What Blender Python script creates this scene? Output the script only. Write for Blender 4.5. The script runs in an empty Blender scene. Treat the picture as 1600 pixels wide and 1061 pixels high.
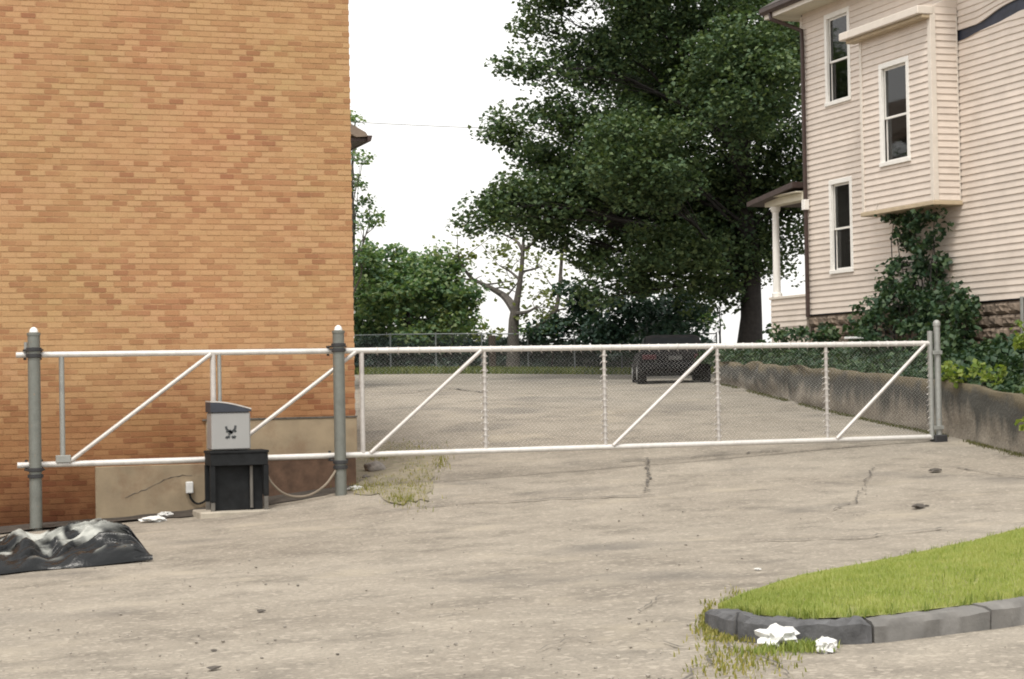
import bpy, math, random
import numpy as np
from mathutils import Vector, noise as mnoise

random.seed(7)
RNG = np.random.default_rng(11)
R = math.radians
sc = bpy.context.scene

# ------------------------------------------------------------------ camera
EYE = 1.65
F_PX, W_PX, H_PX, HORIZON = 2950.0, 1600.0, 1061.0, 590.0
YAW, PITCH, ROLL = R(18.8), math.atan((HORIZON - H_PX / 2) / F_PX), R(1.03)
CAM = Vector((0, 0, EYE))
_f = Vector((math.sin(YAW) * math.cos(PITCH), math.cos(YAW) * math.cos(PITCH), math.sin(PITCH)))
_r0 = Vector((math.cos(YAW), -math.sin(YAW), 0))
_u0 = _r0.cross(_f)
_r = _r0 * math.cos(ROLL) - _u0 * math.sin(ROLL)
_u = _u0 * math.cos(ROLL) + _r0 * math.sin(ROLL)
cam_data = bpy.data.cameras.new('camera')
cam = bpy.data.objects.new('camera', cam_data)
sc.collection.objects.link(cam)
sc.camera = cam
from mathutils import Matrix
M = Matrix((( _r.x, _u.x, -_f.x, CAM.x), (_r.y, _u.y, -_f.y, CAM.y), (_r.z, _u.z, -_f.z, CAM.z), (0, 0, 0, 1)))
cam.matrix_world = M
cam_data.sensor_width = 36
cam_data.lens = 36 * F_PX / W_PX
cam_data.clip_end = 6000
cam_data.clip_start = 0.1

# ------------------------------------------------------------------ sky, sun, exposure
SUN_AZ, SUN_EL = R(213), R(60)          # azimuth clockwise from +Y
world = bpy.data.worlds.new('World')
sc.world = world
world.use_nodes = True
wn = world.node_tree
wn.nodes.clear()
sky = wn.nodes.new('ShaderNodeTexSky')
sky.sky_type = 'NISHITA'
sky.sun_disc = False
sky.sun_elevation = SUN_EL
sky.sun_rotation = SUN_AZ
sky.air_density = 1.0
sky.dust_density = 4.0
hs = wn.nodes.new('ShaderNodeHueSaturation')
hs.inputs['Saturation'].default_value = 0.12
cl = wn.nodes.new('ShaderNodeMixRGB')
cl.inputs['Fac'].default_value = 0.55
cl.inputs['Color2'].default_value = (10.5, 10.3, 9.9, 1)    # even cloud layer
bg = wn.nodes.new('ShaderNodeBackground')
bg.inputs['Strength'].default_value = 0.12
wo = wn.nodes.new('ShaderNodeOutputWorld')
wn.links.new(sky.outputs[0], hs.inputs['Color'])
wn.links.new(hs.outputs[0], cl.inputs['Color1'])
wn.links.new(cl.outputs[0], bg.inputs['Color'])
wn.links.new(bg.outputs[0], wo.inputs['Surface'])

sun_data = bpy.data.lights.new('sun', 'SUN')
sun_data.energy = 1.5
sun_data.angle = R(14)
sun_data.color = (1.0, 0.94, 0.85)
sun = bpy.data.objects.new('sun', sun_data)
sc.collection.objects.link(sun)
_sd = Vector((math.sin(SUN_AZ) * math.cos(SUN_EL), math.cos(SUN_AZ) * math.cos(SUN_EL), math.sin(SUN_EL)))
sun.rotation_euler = _sd.to_track_quat('Z', 'Y').to_euler()
sun.location = (-10, -10, 30)

sc.view_settings.view_transform = 'Standard'
sc.view_settings.look = 'None'
sc.view_settings.gamma = 1.0
sc.view_settings.exposure = 0.62
sc.render.engine = 'CYCLES'
sc.cycles.max_bounces = 6
sc.cycles.transparent_max_bounces = 8
sc.cycles.filter_width = 1.9

# ------------------------------------------------------------------ pixel <-> world
def ray(px, py):
    return (_f * F_PX + _r * (px - W_PX / 2) - _u * (py - H_PX / 2)).normalized()
def at(px, py, X=None, Y=None, Z=None, D=None):
    d = ray(px, py)
    if X is not None: t = (X - CAM.x) / d.x
    elif Y is not None: t = (Y - CAM.y) / d.y
    elif Z is not None: t = (Z - CAM.z) / d.z
    else: t = D / d.dot(_f)
    return CAM + d * t

# ------------------------------------------------------------------ materials
def nt(name):
    m = bpy.data.materials.new(name)
    m.use_nodes = True
    t = m.node_tree
    b = t.nodes['Principled BSDF']
    return m, t, b
def N(t, kind, **kw):
    n = t.nodes.new(kind)
    for k, v in kw.items(): setattr(n, k, v)
    return n
def ramp(t, src, stops):
    r = N(t, 'ShaderNodeValToRGB')
    el = r.color_ramp.elements
    while len(el) < len(stops): el.new(0.5)
    for e, (p, c) in zip(el, stops):
        e.position = p
        e.color = (c[0], c[1], c[2], 1) if not isinstance(c, (int, float)) else (c, c, c, 1)
    t.links.new(src, r.inputs['Fac'])
    return r.outputs['Color']
def noise_tex(t, vec, scale, detail=4, rough=0.55):
    n = N(t, 'ShaderNodeTexNoise')
    n.inputs['Scale'].default_value = scale
    n.inputs['Detail'].default_value = detail
    n.inputs['Roughness'].default_value = rough
    if vec is not None: t.links.new(vec, n.inputs['Vector'])
    return n.outputs['Fac']
def mix(t, fac, a, b, mode='MIX'):
    m = N(t, 'ShaderNodeMixRGB', blend_type=mode)
    for k, v in (('Fac', fac), ('Color1', a), ('Color2', b)):
        if isinstance(v, (int, float)): m.inputs[k].default_value = v
        elif isinstance(v, tuple): m.inputs[k].default_value = (*v[:3], 1)
        else: t.links.new(v, m.inputs[k])
    return m.outputs[0]
def math_n(t, op, a, b=None):
    m = N(t, 'ShaderNodeMath', operation=op)
    for i, v in enumerate((a, b)):
        if v is None: continue
        if isinstance(v, (int, float)): m.inputs[i].default_value = v
        else: t.links.new(v, m.inputs[i])
    return m.outputs[0]
def objco(t):
    return N(t, 'ShaderNodeTexCoord').outputs['Object']
def geopos(t):
    return N(t, 'ShaderNodeNewGeometry').outputs['Position']
def bump(t, b, h, strength=0.3, dist=0.02):
    n = N(t, 'ShaderNodeBump')
    n.inputs['Strength'].default_value = strength
    n.inputs['Distance'].default_value = dist
    t.links.new(h, n.inputs['Height'])
    t.links.new(n.outputs[0], b.inputs['Normal'])
MAT = {}
def simple(name, col, rough=0.7, metal=0.0, var=0.18, scale=6.0, bmp=0.0, spec=None, rand=0.0, dirt=None):
    m, t, b = nt(name)
    p = geopos(t)
    n = noise_tex(t, p, scale)
    lo = tuple(c * (1 - var) for c in col); hi = tuple(min(1, c * (1 + var)) for c in col)
    c = ramp(t, n, [(0.3, lo), (0.7, hi)])
    if rand:
        oi = N(t, 'ShaderNodeObjectInfo')
        k = ramp(t, oi.outputs['Random'], [(0, 1 - rand), (1, 1 + rand)])
        c = mix(t, 1.0, c, k, 'MULTIPLY')
    if dirt:
        n2 = noise_tex(t, p, dirt[1], 6, 0.65)
        c = mix(t, ramp(t, n2, [(dirt[2], 0.0), (dirt[2] + 0.15, dirt[3])]), c, dirt[0])
    t.links.new(c, b.inputs['Base Color'])
    b.inputs['Roughness'].default_value = rough
    b.inputs['Metallic'].default_value = metal
    if spec is not None: b.inputs['Specular IOR Level'].default_value = spec
    if bmp:
        bump(t, b, noise_tex(t, p, scale * 6, 5), bmp, 0.01)
    MAT[name] = m
    return m
def leafmat(name, cols, trans=0.35, rough=0.5, nscale=0.5, nw=0.5):
    m, t, b = nt(name)
    g = N(t, 'ShaderNodeNewGeometry')
    n = noise_tex(t, g.outputs['Position'], nscale, 3)
    k = math_n(t, 'ADD', math_n(t, 'MULTIPLY', g.outputs['Random Per Island'], 1.1 - nw), math_n(t, 'MULTIPLY', n, nw))
    c = ramp(t, k, [(0.15, cols[0]), (0.5, cols[1]), (0.9, cols[2])])
    t.links.new(c, b.inputs['Base Color'])
    b.inputs['Roughness'].default_value = rough
    b.inputs['Specular IOR Level'].default_value = 0.25
    tr = N(t, 'ShaderNodeBsdfTranslucent')
    t.links.new(mix(t, 1.0, c, (1.5, 1.6, 0.7), 'MULTIPLY'), tr.inputs['Color'])
    ms = N(t, 'ShaderNodeMixShader')
    ms.inputs[0].default_value = trans
    t.links.new(b.outputs[0], ms.inputs[1]); t.links.new(tr.outputs[0], ms.inputs[2])
    t.links.new(ms.outputs[0], t.nodes['Material Output'].inputs['Surface'])
    MAT[name] = m
    return m

# ------------------------------------------------------------------ mesh helpers
def link(o, parent=None):
    sc.collection.objects.link(o)
    if parent is not None: o.parent = parent
    return o
def mesh_np(name, V, F, mat=None, parent=None, smooth=False):
    V = np.asarray(V, np.float32); F = np.asarray(F, np.int32)
    me = bpy.data.meshes.new(name)
    me.vertices.add(len(V)); me.vertices.foreach_set('co', V.ravel())
    k = F.shape[1]
    me.loops.add(F.size); me.loops.foreach_set('vertex_index', F.ravel())
    me.polygons.add(len(F))
    me.polygons.foreach_set('loop_start', np.arange(0, F.size, k, dtype=np.int32))
    me.polygons.foreach_set('loop_total', np.full(len(F), k, np.int32))
    if smooth: me.polygons.foreach_set('use_smooth', np.ones(len(F), bool))
    me.update(calc_edges=True)
    if mat: me.materials.append(MAT[mat] if isinstance(mat, str) else mat)
    o = bpy.data.objects.new(name, me)
    return link(o, parent)
class MB:
    def __init__(s): s.v = []; s.f = []
    def add(s, vs, fs):
        k = len(s.v)
        s.v += [tuple(v) for v in vs]
        s.f += [tuple(i + k for i in f) for f in fs]
        return s
    def box(s, x0, x1, y0, y1, z0, z1):
        vs = [(x, y, z) for z in (z0, z1) for y in (y0, y1) for x in (x0, x1)]
        return s.add(vs, [(0, 2, 3, 1), (4, 5, 7, 6), (0, 1, 5, 4), (2, 6, 7, 3), (0, 4, 6, 2), (1, 3, 7, 5)])
    def cbox(s, x0, x1, y0, y1, z0, z1, c):
        """box with chamfered edges"""
        import itertools
        vs, idx = [], {}
        X, Y, Z = (x0, x1), (y0, y1), (z0, z1)
        for i, j, k in itertools.product((0, 1), repeat=3):
            p = (X[i], Y[j], Z[k]); d = (c if i == 0 else -c, c if j == 0 else -c, c if k == 0 else -c)
            for a in range(3):
                q = [p[b] + (0 if b == a else d[b]) for b in range(3)]
                idx[(i, j, k, a)] = len(vs); vs.append(q)
        fs = []
        I = lambda i, j, k, a: idx[(i, j, k, a)]
        for i in (0, 1):
            q = [I(i, 0, 0, 0), I(i, 1, 0, 0), I(i, 1, 1, 0), I(i, 0, 1, 0)]
            fs.append(q if i else q[::-1])
            q = [I(0, i, 0, 1), I(0, i, 1, 1), I(1, i, 1, 1), I(1, i, 0, 1)]
            fs.append(q if i else q[::-1])
            q = [I(0, 0, i, 2), I(1, 0, i, 2), I(1, 1, i, 2), I(0, 1, i, 2)]
            fs.append(q if i else q[::-1])
        for i, j in itertools.product((0, 1), repeat=2):
            fs.append([I(i, j, 0, 0), I(i, j, 1, 0), I(i, j, 1, 1), I(i, j, 0, 1)])
            fs.append([I(i, 0, j, 0), I(i, 1, j, 0), I(i, 1, j, 2), I(i, 0, j, 2)])
            fs.append([I(0, i, j, 1), I(1, i, j, 1), I(1, i, j, 2), I(0, i, j, 2)])
        for i, j, k in itertools.product((0, 1), repeat=3):
            fs.append([I(i, j, k, 0), I(i, j, k, 1), I(i, j, k, 2)])
        return s.add(vs, fs)
    def tube(s, pts, r, n=10, caps=True):
        pts = [Vector(p) for p in pts]
        rs = r if isinstance(r, (list, tuple)) else [r] * len(pts)
        k = len(s.v)
        ref = None
        for i, p in enumerate(pts):
            d = (pts[min(i + 1, len(pts) - 1)] - pts[max(i - 1, 0)])
            d = d.normalized() if d.length > 1e-9 else Vector((0, 0, 1))
            if ref is None: ref = Vector((1, 0, 0)) if abs(d.x) < 0.8 else Vector((0, 1, 0))
            a = (ref - d * ref.dot(d)).normalized(); ref = a
            b = d.cross(a)
            for j in range(n):
                t = 2 * math.pi * j / n
                s.v.append(tuple(p + (a * math.cos(t) + b * math.sin(t)) * rs[i]))
        for i in range(len(pts) - 1):
            for j in range(n):
                j2 = (j + 1) % n
                s.f.append((k + i * n + j, k + i * n + j2, k + (i + 1) * n + j2, k + (i + 1) * n + j))
        if caps:
            s.f.append(tuple(k + j for j in range(n))[::-1])
            s.f.append(tuple(k + (len(pts) - 1) * n + j for j in range(n)))
        return s
    def lathe(s, cx, cy, prof, n=16):
        """prof: list of (radius, z), round a vertical axis"""
        k = len(s.v)
        for r, z in prof:
            for j in range(n):
                t = 2 * math.pi * j / n
                s.v.append((cx + r * math.cos(t), cy + r * math.sin(t), z))
        for i in range(len(prof) - 1):
            for j in range(n):
                j2 = (j + 1) % n
                s.f.append((k + i * n + j, k + i * n + j2, k + (i + 1) * n + j2, k + (i + 1) * n + j))
        s.f.append(tuple(k + j for j in range(n))[::-1])
        s.f.append(tuple(k + (len(prof) - 1) * n + j for j in range(n)))
        return s
    def prism(s, poly, y0, y1, axis='y'):
        """extrude a polygon of (a,b) along an axis: y -> (x,z), x -> (y,z), z -> (x,y)"""
        m = len(poly)
        mk = {'y': lambda a, b, c: (a, c, b), 'x': lambda a, b, c: (c, a, b), 'z': lambda a, b, c: (a, b, c)}[axis]
        vs = [mk(a, b, y0) for a, b in poly] + [mk(a, b, y1) for a, b in poly]
        fs = [tuple(range(m)), tuple(range(2 * m - 1, m - 1, -1))]
        fs += [(i, m + i, m + (i + 1) % m, (i + 1) % m) for i in range(m)]
        return s.add(vs, fs)
    def build(s, name, mat=None, parent=None, smooth=False, kind=None, fix=True):
        me = bpy.data.meshes.new(name)
        me.from_pydata(s.v, [], s.f)
        if fix:
            import bmesh
            bm = bmesh.new(); bm.from_mesh(me)
            bmesh.ops.recalc_face_normals(bm, faces=bm.faces)
            bm.to_mesh(me); bm.free()
        me.update()
        if mat: me.materials.append(MAT[mat] if isinstance(mat, str) else mat)
        if smooth:
            me.polygons.foreach_set('use_smooth', [True] * len(me.polygons))
            try: me.set_sharp_from_angle(angle=R(40))
            except Exception: pass
        o = bpy.data.objects.new(name, me)
        link(o, parent)
        if kind: o['kind'] = kind
        return o
def tag(o, label, cat, group=None):
    o['label'] = label; o['category'] = cat
    if group: o['group'] = group
    return o
def thing(name, label, cat, loc=(0, 0, 0), group=None):
    """an Empty at the thing's base; its parts are built in world coordinates and then parented"""
    o = bpy.data.objects.new(name, None)
    o.empty_display_size = 0.2
    sc.collection.objects.link(o)
    return tag(o, label, cat, group)
def share(src, name, parent, loc=(0, 0, 0), rot=(0, 0, 0), scl=(1, 1, 1)):
    o = bpy.data.objects.new(name, src)
    o.location = loc; o.rotation_euler = rot; o.scale = scl
    return link(o, parent)
def fbm(x, y, z=0.0, o=4):
    return mnoise.fractal(Vector((x, y, z)), 0.6, 2.1, o)

# ================================================================== GROUND
GATE_Y, WALL_Y = 26.0, 26.85
def wall_x(Y): return 16.35 + 0.15 * (Y - 26)
_cp = [(0, 0, 0.0), (-8, 3, -0.2), (14, 2, 0.12), (3.4, 10, -0.02), (-1, 11, -0.16), (8.5, 10, 0.05), (-12, 12, -0.5),
       (-12, 26, -0.75), (20, 8, 0.25), (5, 18, -0.10), (10, 18, 0.05), (1, 19, -0.25), (14, 18, 0.20)]
def _add(px, py, **k):
    p = at(px, py, **k); _cp.append((p.x, p.y, p.z))
_add(55, 826, Y=GATE_Y); _add(533, 769, Y=GATE_Y); _add(1466, 688, Y=GATE_Y)
_add(800, 748, Y=GATE_Y); _add(1100, 722, Y=GATE_Y)
_add(150, 816, Y=WALL_Y); _add(330, 797, Y=WALL_Y); _add(552, 758, Y=WALL_Y)
_add(1600, 716, Y=23.6); _add(1290, 645, X=wall_x(30.5)); _add(1125, 600, X=wall_x(39.0))
_add(1000, 584, D=60); _add(560, 584, D=61); _add(780, 582, D=61); _add(1120, 590, D=52)
_add(600, 640, Y=36); _add(800, 632, Y=36); _add(950, 622, Y=37); _add(700, 602, Y=46); _add(900, 602, Y=44)
_cp += [(-12, 45, -0.6), (26, 26, 0.6), (30, 45, 1.5)]
_cp = np.array(_cp)
def _tps_k(r2): return np.where(r2 > 1e-9, r2 * np.log(np.maximum(r2, 1e-9)) * 0.5, 0.0)
_n = len(_cp)
_A = np.zeros((_n + 3, _n + 3)); _b = np.zeros(_n + 3)
_d2 = ((_cp[:, None, :2] - _cp[None, :, :2]) ** 2).sum(-1)
_A[:_n, :_n] = _tps_k(_d2) + np.eye(_n) * 2.0
_A[:_n, _n] = 1; _A[:_n, _n + 1:] = _cp[:, :2]
_A[_n, :_n] = 1; _A[_n + 1:, :_n] = _cp[:, :2].T
_b[:_n] = _cp[:, 2]
_w = np.linalg.solve(_A, _b)
def gz_np(X, Y):
    X = np.asarray(X, float); Y = np.asarray(Y, float)
    xc = np.clip(X, -14, 30); yc = np.clip(Y, -2, 62)
    d2 = (xc[..., None] - _cp[:, 0]) ** 2 + (yc[..., None] - _cp[:, 1]) ** 2
    z = _tps_k(d2) @ _w[:_n] + _w[_n] + _w[_n + 1] * xc + _w[_n + 2] * yc
    s = np.clip((Y - 62) / 60, 0, 1); s = s * s * (3 - 2 * s)
    return z * (1 - s) + (-4.0) * s
def gz(x, y): return float(gz_np(np.array([x]), np.array([y]))[0])
def ground_at(px, py):
    d = ray(px, py)
    t, step = 4.0, 0.25
    while t < 90:
        p = CAM + d * t
        if p.z < gz(p.x, p.y):
            lo, hi = t - step, t
            for _ in range(12):
                mid = (lo + hi) / 2; p = CAM + d * mid
                if p.z < gz(p.x, p.y): hi = mid
                else: lo = mid
            p = CAM + d * hi
            return Vector((p.x, p.y, gz(p.x, p.y)))
        t += step
    p = CAM + d * 60
    return Vector((p.x, p.y, gz(p.x, p.y)))

def asphalt():
    m, t, b = nt('asphalt')
    p = geopos(t)
    mp = N(t, 'ShaderNodeMapping'); mp.inputs['Rotation'].default_value = (0, 0, R(-12)); mp.inputs['Scale'].default_value = (0.75, 0.85, 1); mp.inputs['Location'].default_value = (5.3, 8.1, 0)
    t.links.new(p, mp.inputs['Vector'])
    big = noise_tex(t, mp.outputs[0], 0.35, 5, 0.6)
    mid = noise_tex(t, mp.outputs[0], 2.2, 6, 0.65)
    fine = noise_tex(t, p, 38, 4, 0.7)
    c = ramp(t, big, [(0.30, (0.215, 0.188, 0.153)), (0.5, (0.262, 0.232, 0.190)), (0.72, (0.300, 0.268, 0.222))])
    c = mix(t, 1.0, c, ramp(t, mid, [(0.30, 0.70), (0.5, 1.0), (0.70, 1.15)]), 'MULTIPLY')
    c = mix(t, 1.0, c, ramp(t, fine, [(0.30, 0.74), (0.5, 1.0), (0.68, 1.22)]), 'MULTIPLY')
    # exposed pale aggregate
    vo = N(t, 'ShaderNodeTexVoronoi'); vo.inputs['Scale'].default_value = 26
    t.links.new(p, vo.inputs['Vector'])
    sp = N(t, 'ShaderNodeSeparateColor'); t.links.new(vo.outputs['Color'], sp.inputs[0])
    agg = ramp(t, sp.outputs[0], [(0.86, 0.0), (0.93, 0.65)])
    c = mix(t, agg, c, (0.40, 0.355, 0.295))
    # the lot behind the seam has newer, greyer asphalt
    sx = N(t, 'ShaderNodeSeparateXYZ'); t.links.new(p, sx.inputs[0])
    jag = math_n(t, 'MULTIPLY', math_n(t, 'SUBTRACT', noise_tex(t, p, 0.6, 4), 0.5), 3.0)
    yy = math_n(t, 'ADD', sx.outputs['Y'], jag)
    xx = math_n(t, 'ADD', sx.outputs['X'], jag)
    lot = math_n(t, 'MULTIPLY', ramp(t, math_n(t, 'MULTIPLY', math_n(t, 'SUBTRACT', yy, 23.4), 0.5), [(0.0, 0.0), (1.0, 1.0)]),
                 ramp(t, math_n(t, 'MULTIPLY', math_n(t, 'SUBTRACT', xx, 11.5), 0.16), [(0.0, 0.0), (1.0, 0.7)]))
    c = mix(t, lot, c, mix(t, 1.0, c, (0.76, 0.79, 0.81), 'MULTIPLY'))
    # dry dirt blown on to it, and old oil stains
    st = noise_tex(t, mp.outputs[0], 0.9, 3, 0.5)
    c = mix(t, ramp(t, st, [(0.60, 0.0), (0.72, 0.6)]), c, (0.37, 0.325, 0.255))
    oil = noise_tex(t, mp.outputs[0], 0.55, 2, 0.4)
    c = mix(t, ramp(t, oil, [(0.28, 0.55), (0.40, 0.0)]), c, (0.135, 0.124, 0.11))
    t.links.new(c, b.inputs['Base Color'])
    b.inputs['Roughness'].default_value = 0.92
    b.inputs['Specular IOR Level'].default_value = 0.25
    h = math_n(t, 'ADD', fine, math_n(t, 'MULTIPLY', mid, 0.6))
    bump(t, b, h, 0.55, 0.02)
    MAT['asphalt'] = m
asphalt()
simple('crack', (0.105, 0.094, 0.08), 0.95, var=0.4, scale=20)
simple('stone', (0.22, 0.20, 0.18), 0.9, var=0.3, scale=12, rand=0.35, bmp=0.3)
simple('gravel', (0.26, 0.235, 0.20), 0.9, var=0.45, scale=3.0)
simple('soil', (0.09, 0.07, 0.05), 0.95, var=0.4, scale=8, bmp=0.5)

xs = np.concatenate([[-3000, -1000, -300, -100, -50, -30, -20], np.arange(-14, 32, 0.22), [34, 40, 60, 120, 300, 1000, 3000]])
ys = np.concatenate([[-3000, -1000, -300, -100, -30, -12, -6], np.arange(-2, 40, 0.22), np.arange(40, 66, 0.6), [70, 76, 84, 94, 108, 122, 160, 300, 700, 1500, 3000, 5000]])
GX, GY = np.meshgrid(xs, ys)
GZ = gz_np(GX, GY)
_w2 = np.array([[0.012 * fbm(x * 0.9, y * 0.9, 3.1, 3) if (-14 <= x <= 31 and 4 <= y <= 50) else 0 for x in xs] for y in ys])
GZ = GZ + _w2
nx, ny = len(xs), len(ys)
_i = np.arange(nx * ny).reshape(ny, nx)
Fq = np.stack([_i[:-1, :-1], _i[:-1, 1:], _i[1:, 1:], _i[1:, :-1]], -1).reshape(-1, 4)
ground = mesh_np('ground', np.stack([GX, GY, GZ], -1).reshape(-1, 3), Fq, 'asphalt', None, True)
ground['kind'] = 'structure'
ground['label'] = 'pale worn asphalt driveway and parking lot sloping up'

def crack(pts_px, w, jit=0.03):
    pts = [ground_at(*p) for p in pts_px]
    path = []
    for a, b in zip(pts[:-1], pts[1:]):
        n = max(2, int((b - a).length / 0.12))
        for k in range(n):
            p = a.lerp(b, k / n)
            p.x += random.gauss(0, jit); p.y += random.gauss(0, jit * 1.8)
            path.append(p)
    mb = MB(); vs = []
    for i, p in enumerate(path):
        d = (path[min(i + 1, len(path) - 1)] - path[max(i - 1, 0)]); d.z = 0; d.normalize()
        nrm = Vector((-d.y, d.x, 0)); ww = w * random.uniform(0.15, 1.0)
        for s in (-1, 1):
            q = p + nrm * ww * s
            vs.append((q.x, q.y, gz(q.x, q.y) + 0.022))
    fs = [(2 * i, 2 * i + 1, 2 * i + 3, 2 * i + 2) for i in range(len(path) - 1)]
    mb.add(vs, fs); mb.build('crack', 'crack', ground, fix=False)
crack([(655, 795), (740, 788), (880, 781), (1010, 776), (1050, 773)], 0.035)
crack([(1012, 715), (1013, 745), (1008, 772)], 0.022, 0.018)
crack([(960, 722), (1090, 716), (1230, 704)], 0.03)
crack([(1365, 730), (1350, 762), (1335, 785), (1300, 800)], 0.014, 0.02)
crack([(570, 613), (640, 614), (700, 606)], 0.05)
crack([(700, 607), (760, 615)], 0.06)
crack([(1180, 848), (1330, 842), (1490, 826)], 0.02)
crack([(1120, 1005), (1100, 1040), (1060, 1075)], 0.012)
crack([(1140, 1010), (1200, 1035), (1240, 1070)], 0.012)
crack([(950, 1010), (990, 1000), (1060, 1015), (1110, 1012)], 0.01)
crack([(1360, 728), (1480, 730), (1600, 748)], 0.02)

for pts_ in [[(700, 870), (760, 862), (830, 866)], [(420, 905), (520, 896), (600, 902), (640, 896)], [(1040, 776), (1120, 790), (1180, 786)],
             [(760, 745), (860, 738), (960, 724)], [(300, 960), (360, 950), (450, 955)], [(1000, 960), (1030, 935), (1080, 925)], [(840, 1020), (900, 1000), (950, 1010)], [(1240, 760), (1290, 772), (1350, 764)]]:
    crack(pts_, 0.007, 0.015)
# loose grit and small lumps on the asphalt
def icorock(seed, rough=0.35):
    import bmesh
    rr = random.Random(seed)
    bm = bmesh.new(); bmesh.ops.create_icosphere(bm, subdivisions=1, radius=1)
    for v in bm.verts:
        v.co *= 1 + rough * (rr.random() - 0.5) * 2
        v.co.z *= 0.62
    me = bpy.data.meshes.new('rock'); bm.to_mesh(me); bm.free()
    return me
def grit():
    import bmesh
    mb = MB()
    base = [icorock(s, 0.3) for s in range(4)]
    data = [([v.co.copy() for v in m.vertices], [tuple(p.vertices) for p in m.polygons]) for m in base]
    for k in range(650):
        px = random.uniform(-20, 1620); py = random.uniform(0, 1) ** 0.8 * 330 + 745
        if px < 560 and py < 860: continue
        if px > 1180 and 835 < py < 1010: continue
        if px > 1230 and py > 1000 and random.random() < 0.8: continue
        p = ground_at(px, py)
        s = random.choice([0.005, 0.006, 0.008, 0.009, 0.014]) * random.uniform(0.7, 1.2)
        vs, fs = data[k % 4]
        mb.add([(p.x + v.x * s, p.y + v.y * s, p.z + 0.014 + v.z * s) for v in vs], fs)
    o = mb.build('loose_gravel', 'gravel', None, kind='stuff', fix=False)
    o['label'] = 'loose gravel scattered over the worn asphalt'; o['category'] = 'gravel'
grit()
simple('tar', (0.075, 0.065, 0.055), 0.85, var=0.3, scale=30)
for (px, py, s, lab) in [(408, 957, 0.045, 'small black lump on the asphalt left of centre foreground'),
                         (333, 1047, 0.05, 'flat black lump on the asphalt at the bottom edge'),
                         (334, 1018, 0.03, 'tiny dark lump just behind the black lump at the bottom edge'),
                         (1462, 738, 0.12, 'larger dark clod on the driveway before the right gate post'),
                         (1433, 795, 0.11, 'dark clod on the driveway halfway between right gate post and lawn'),
                         (1447, 792, 0.06, 'small dark clod touching the clod on the driveway')]:
    p = ground_at(px, py)
    o = share(icorock(int(px), 0.4), 'asphalt_lump', None, (p.x, p.y, p.z + s * 0.3), (0, 0, px), (s * 0.95, s * 0.7, s * 0.38))
    o.data.materials.append(MAT['tar']); tag(o, lab, 'lump', 'dark lumps on the asphalt')

# ================================================================== BRICK BUILDING
def brickmat(name, attr):
    m, t, b = nt(name)
    p = geopos(t)
    if attr is None:
        a = math_n(t, 'MULTIPLY', noise_tex(t, p, 5, 3), 0.5)
    elif attr:
        a = N(t, 'ShaderNodeNewGeometry').outputs['Random Per Island']
    else:
        a = N(t, 'ShaderNodeObjectInfo').outputs['Random']
    c = ramp(t, a, [(0.0, (0.415, 0.262, 0.132)), (0.16, (0.440, 0.262, 0.142)), (0.32, (0.440, 0.270, 0.140)), (0.48, (0.400, 0.232, 0.120)), (0.62, (0.372, 0.200, 0.100)),
                    (0.76, (0.345, 0.176, 0.092)), (0.88, (0.325, 0.165, 0.082)), (1.0, (0.285, 0.135, 0.072))])
    hu = noise_tex(t, p, 0.55, 3)
    c = mix(t, 1.0, c, ramp(t, hu, [(0.3, (1.03, 0.97, 0.98)), (0.5, (1.0, 1.0, 1.0)), (0.7, (0.97, 1.02, 0.96))]), 'MULTIPLY')
    # blotches of paler and pinker firing
    bl = noise_tex(t, p, 0.9, 4)
    c = mix(t, ramp(t, bl, [(0.42, 0.0), (0.66, 0.55)]), c, (0.44, 0.27, 0.135))
    # darker and redder towards the ground, with a ragged edge
    sx = N(t, 'ShaderNodeSeparateXYZ'); t.links.new(p, sx.inputs[0])
    hz = math_n(t, 'ADD', sx.outputs['Z'], math_n(t, 'MULTIPLY', math_n(t, 'SUBTRACT', noise_tex(t, p, 1.6, 5), 0.5), 1.3))
    c = mix(t, ramp(t, math_n(t, 'MULTIPLY', math_n(t, 'ADD', hz, 0.6), 0.36), [(0.0, 1.0), (0.30, 0.95), (0.62, 0.75), (0.92, 0.0)]), c, mix(t, 1.0, c, (0.63, 0.51, 0.44), 'MULTIPLY'))
    c = mix(t, ramp(t, math_n(t, 'MULTIPLY', math_n(t, 'ADD', hz, 0.9), 0.5), [(0.36, 0.95), (0.80, 0.0)]), c, mix(t, 1.0, c, (0.38, 0.32, 0.30), 'MULTIPLY'))
    fine = noise_tex(t, p, 60, 3)
    c = mix(t, 1.0, c, ramp(t, fine, [(0.3, 0.86), (0.7, 1.12)]), 'MULTIPLY')
    t.links.new(c, b.inputs['Base Color'])
    b.inputs['Roughness'].default_value = 0.88
    b.inputs['Specular IOR Level'].default_value = 0.2
    bump(t, b, fine, 0.25, 0.004)
    MAT[name] = m
brickmat('brick', False); brickmat('brick_mass', True)
brickmat('mortar', None)
simple('parging', (0.30, 0.235, 0.155), 0.9, var=0.16, scale=3.5, bmp=0.3, dirt=((0.20, 0.12, 0.07), 1.7, 0.50, 0.55))
simple('dark_base', (0.11, 0.065, 0.042), 0.95, var=0.4, scale=5, bmp=0.4)
simple('coping', (0.45, 0.42, 0.38), 0.8)

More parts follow.
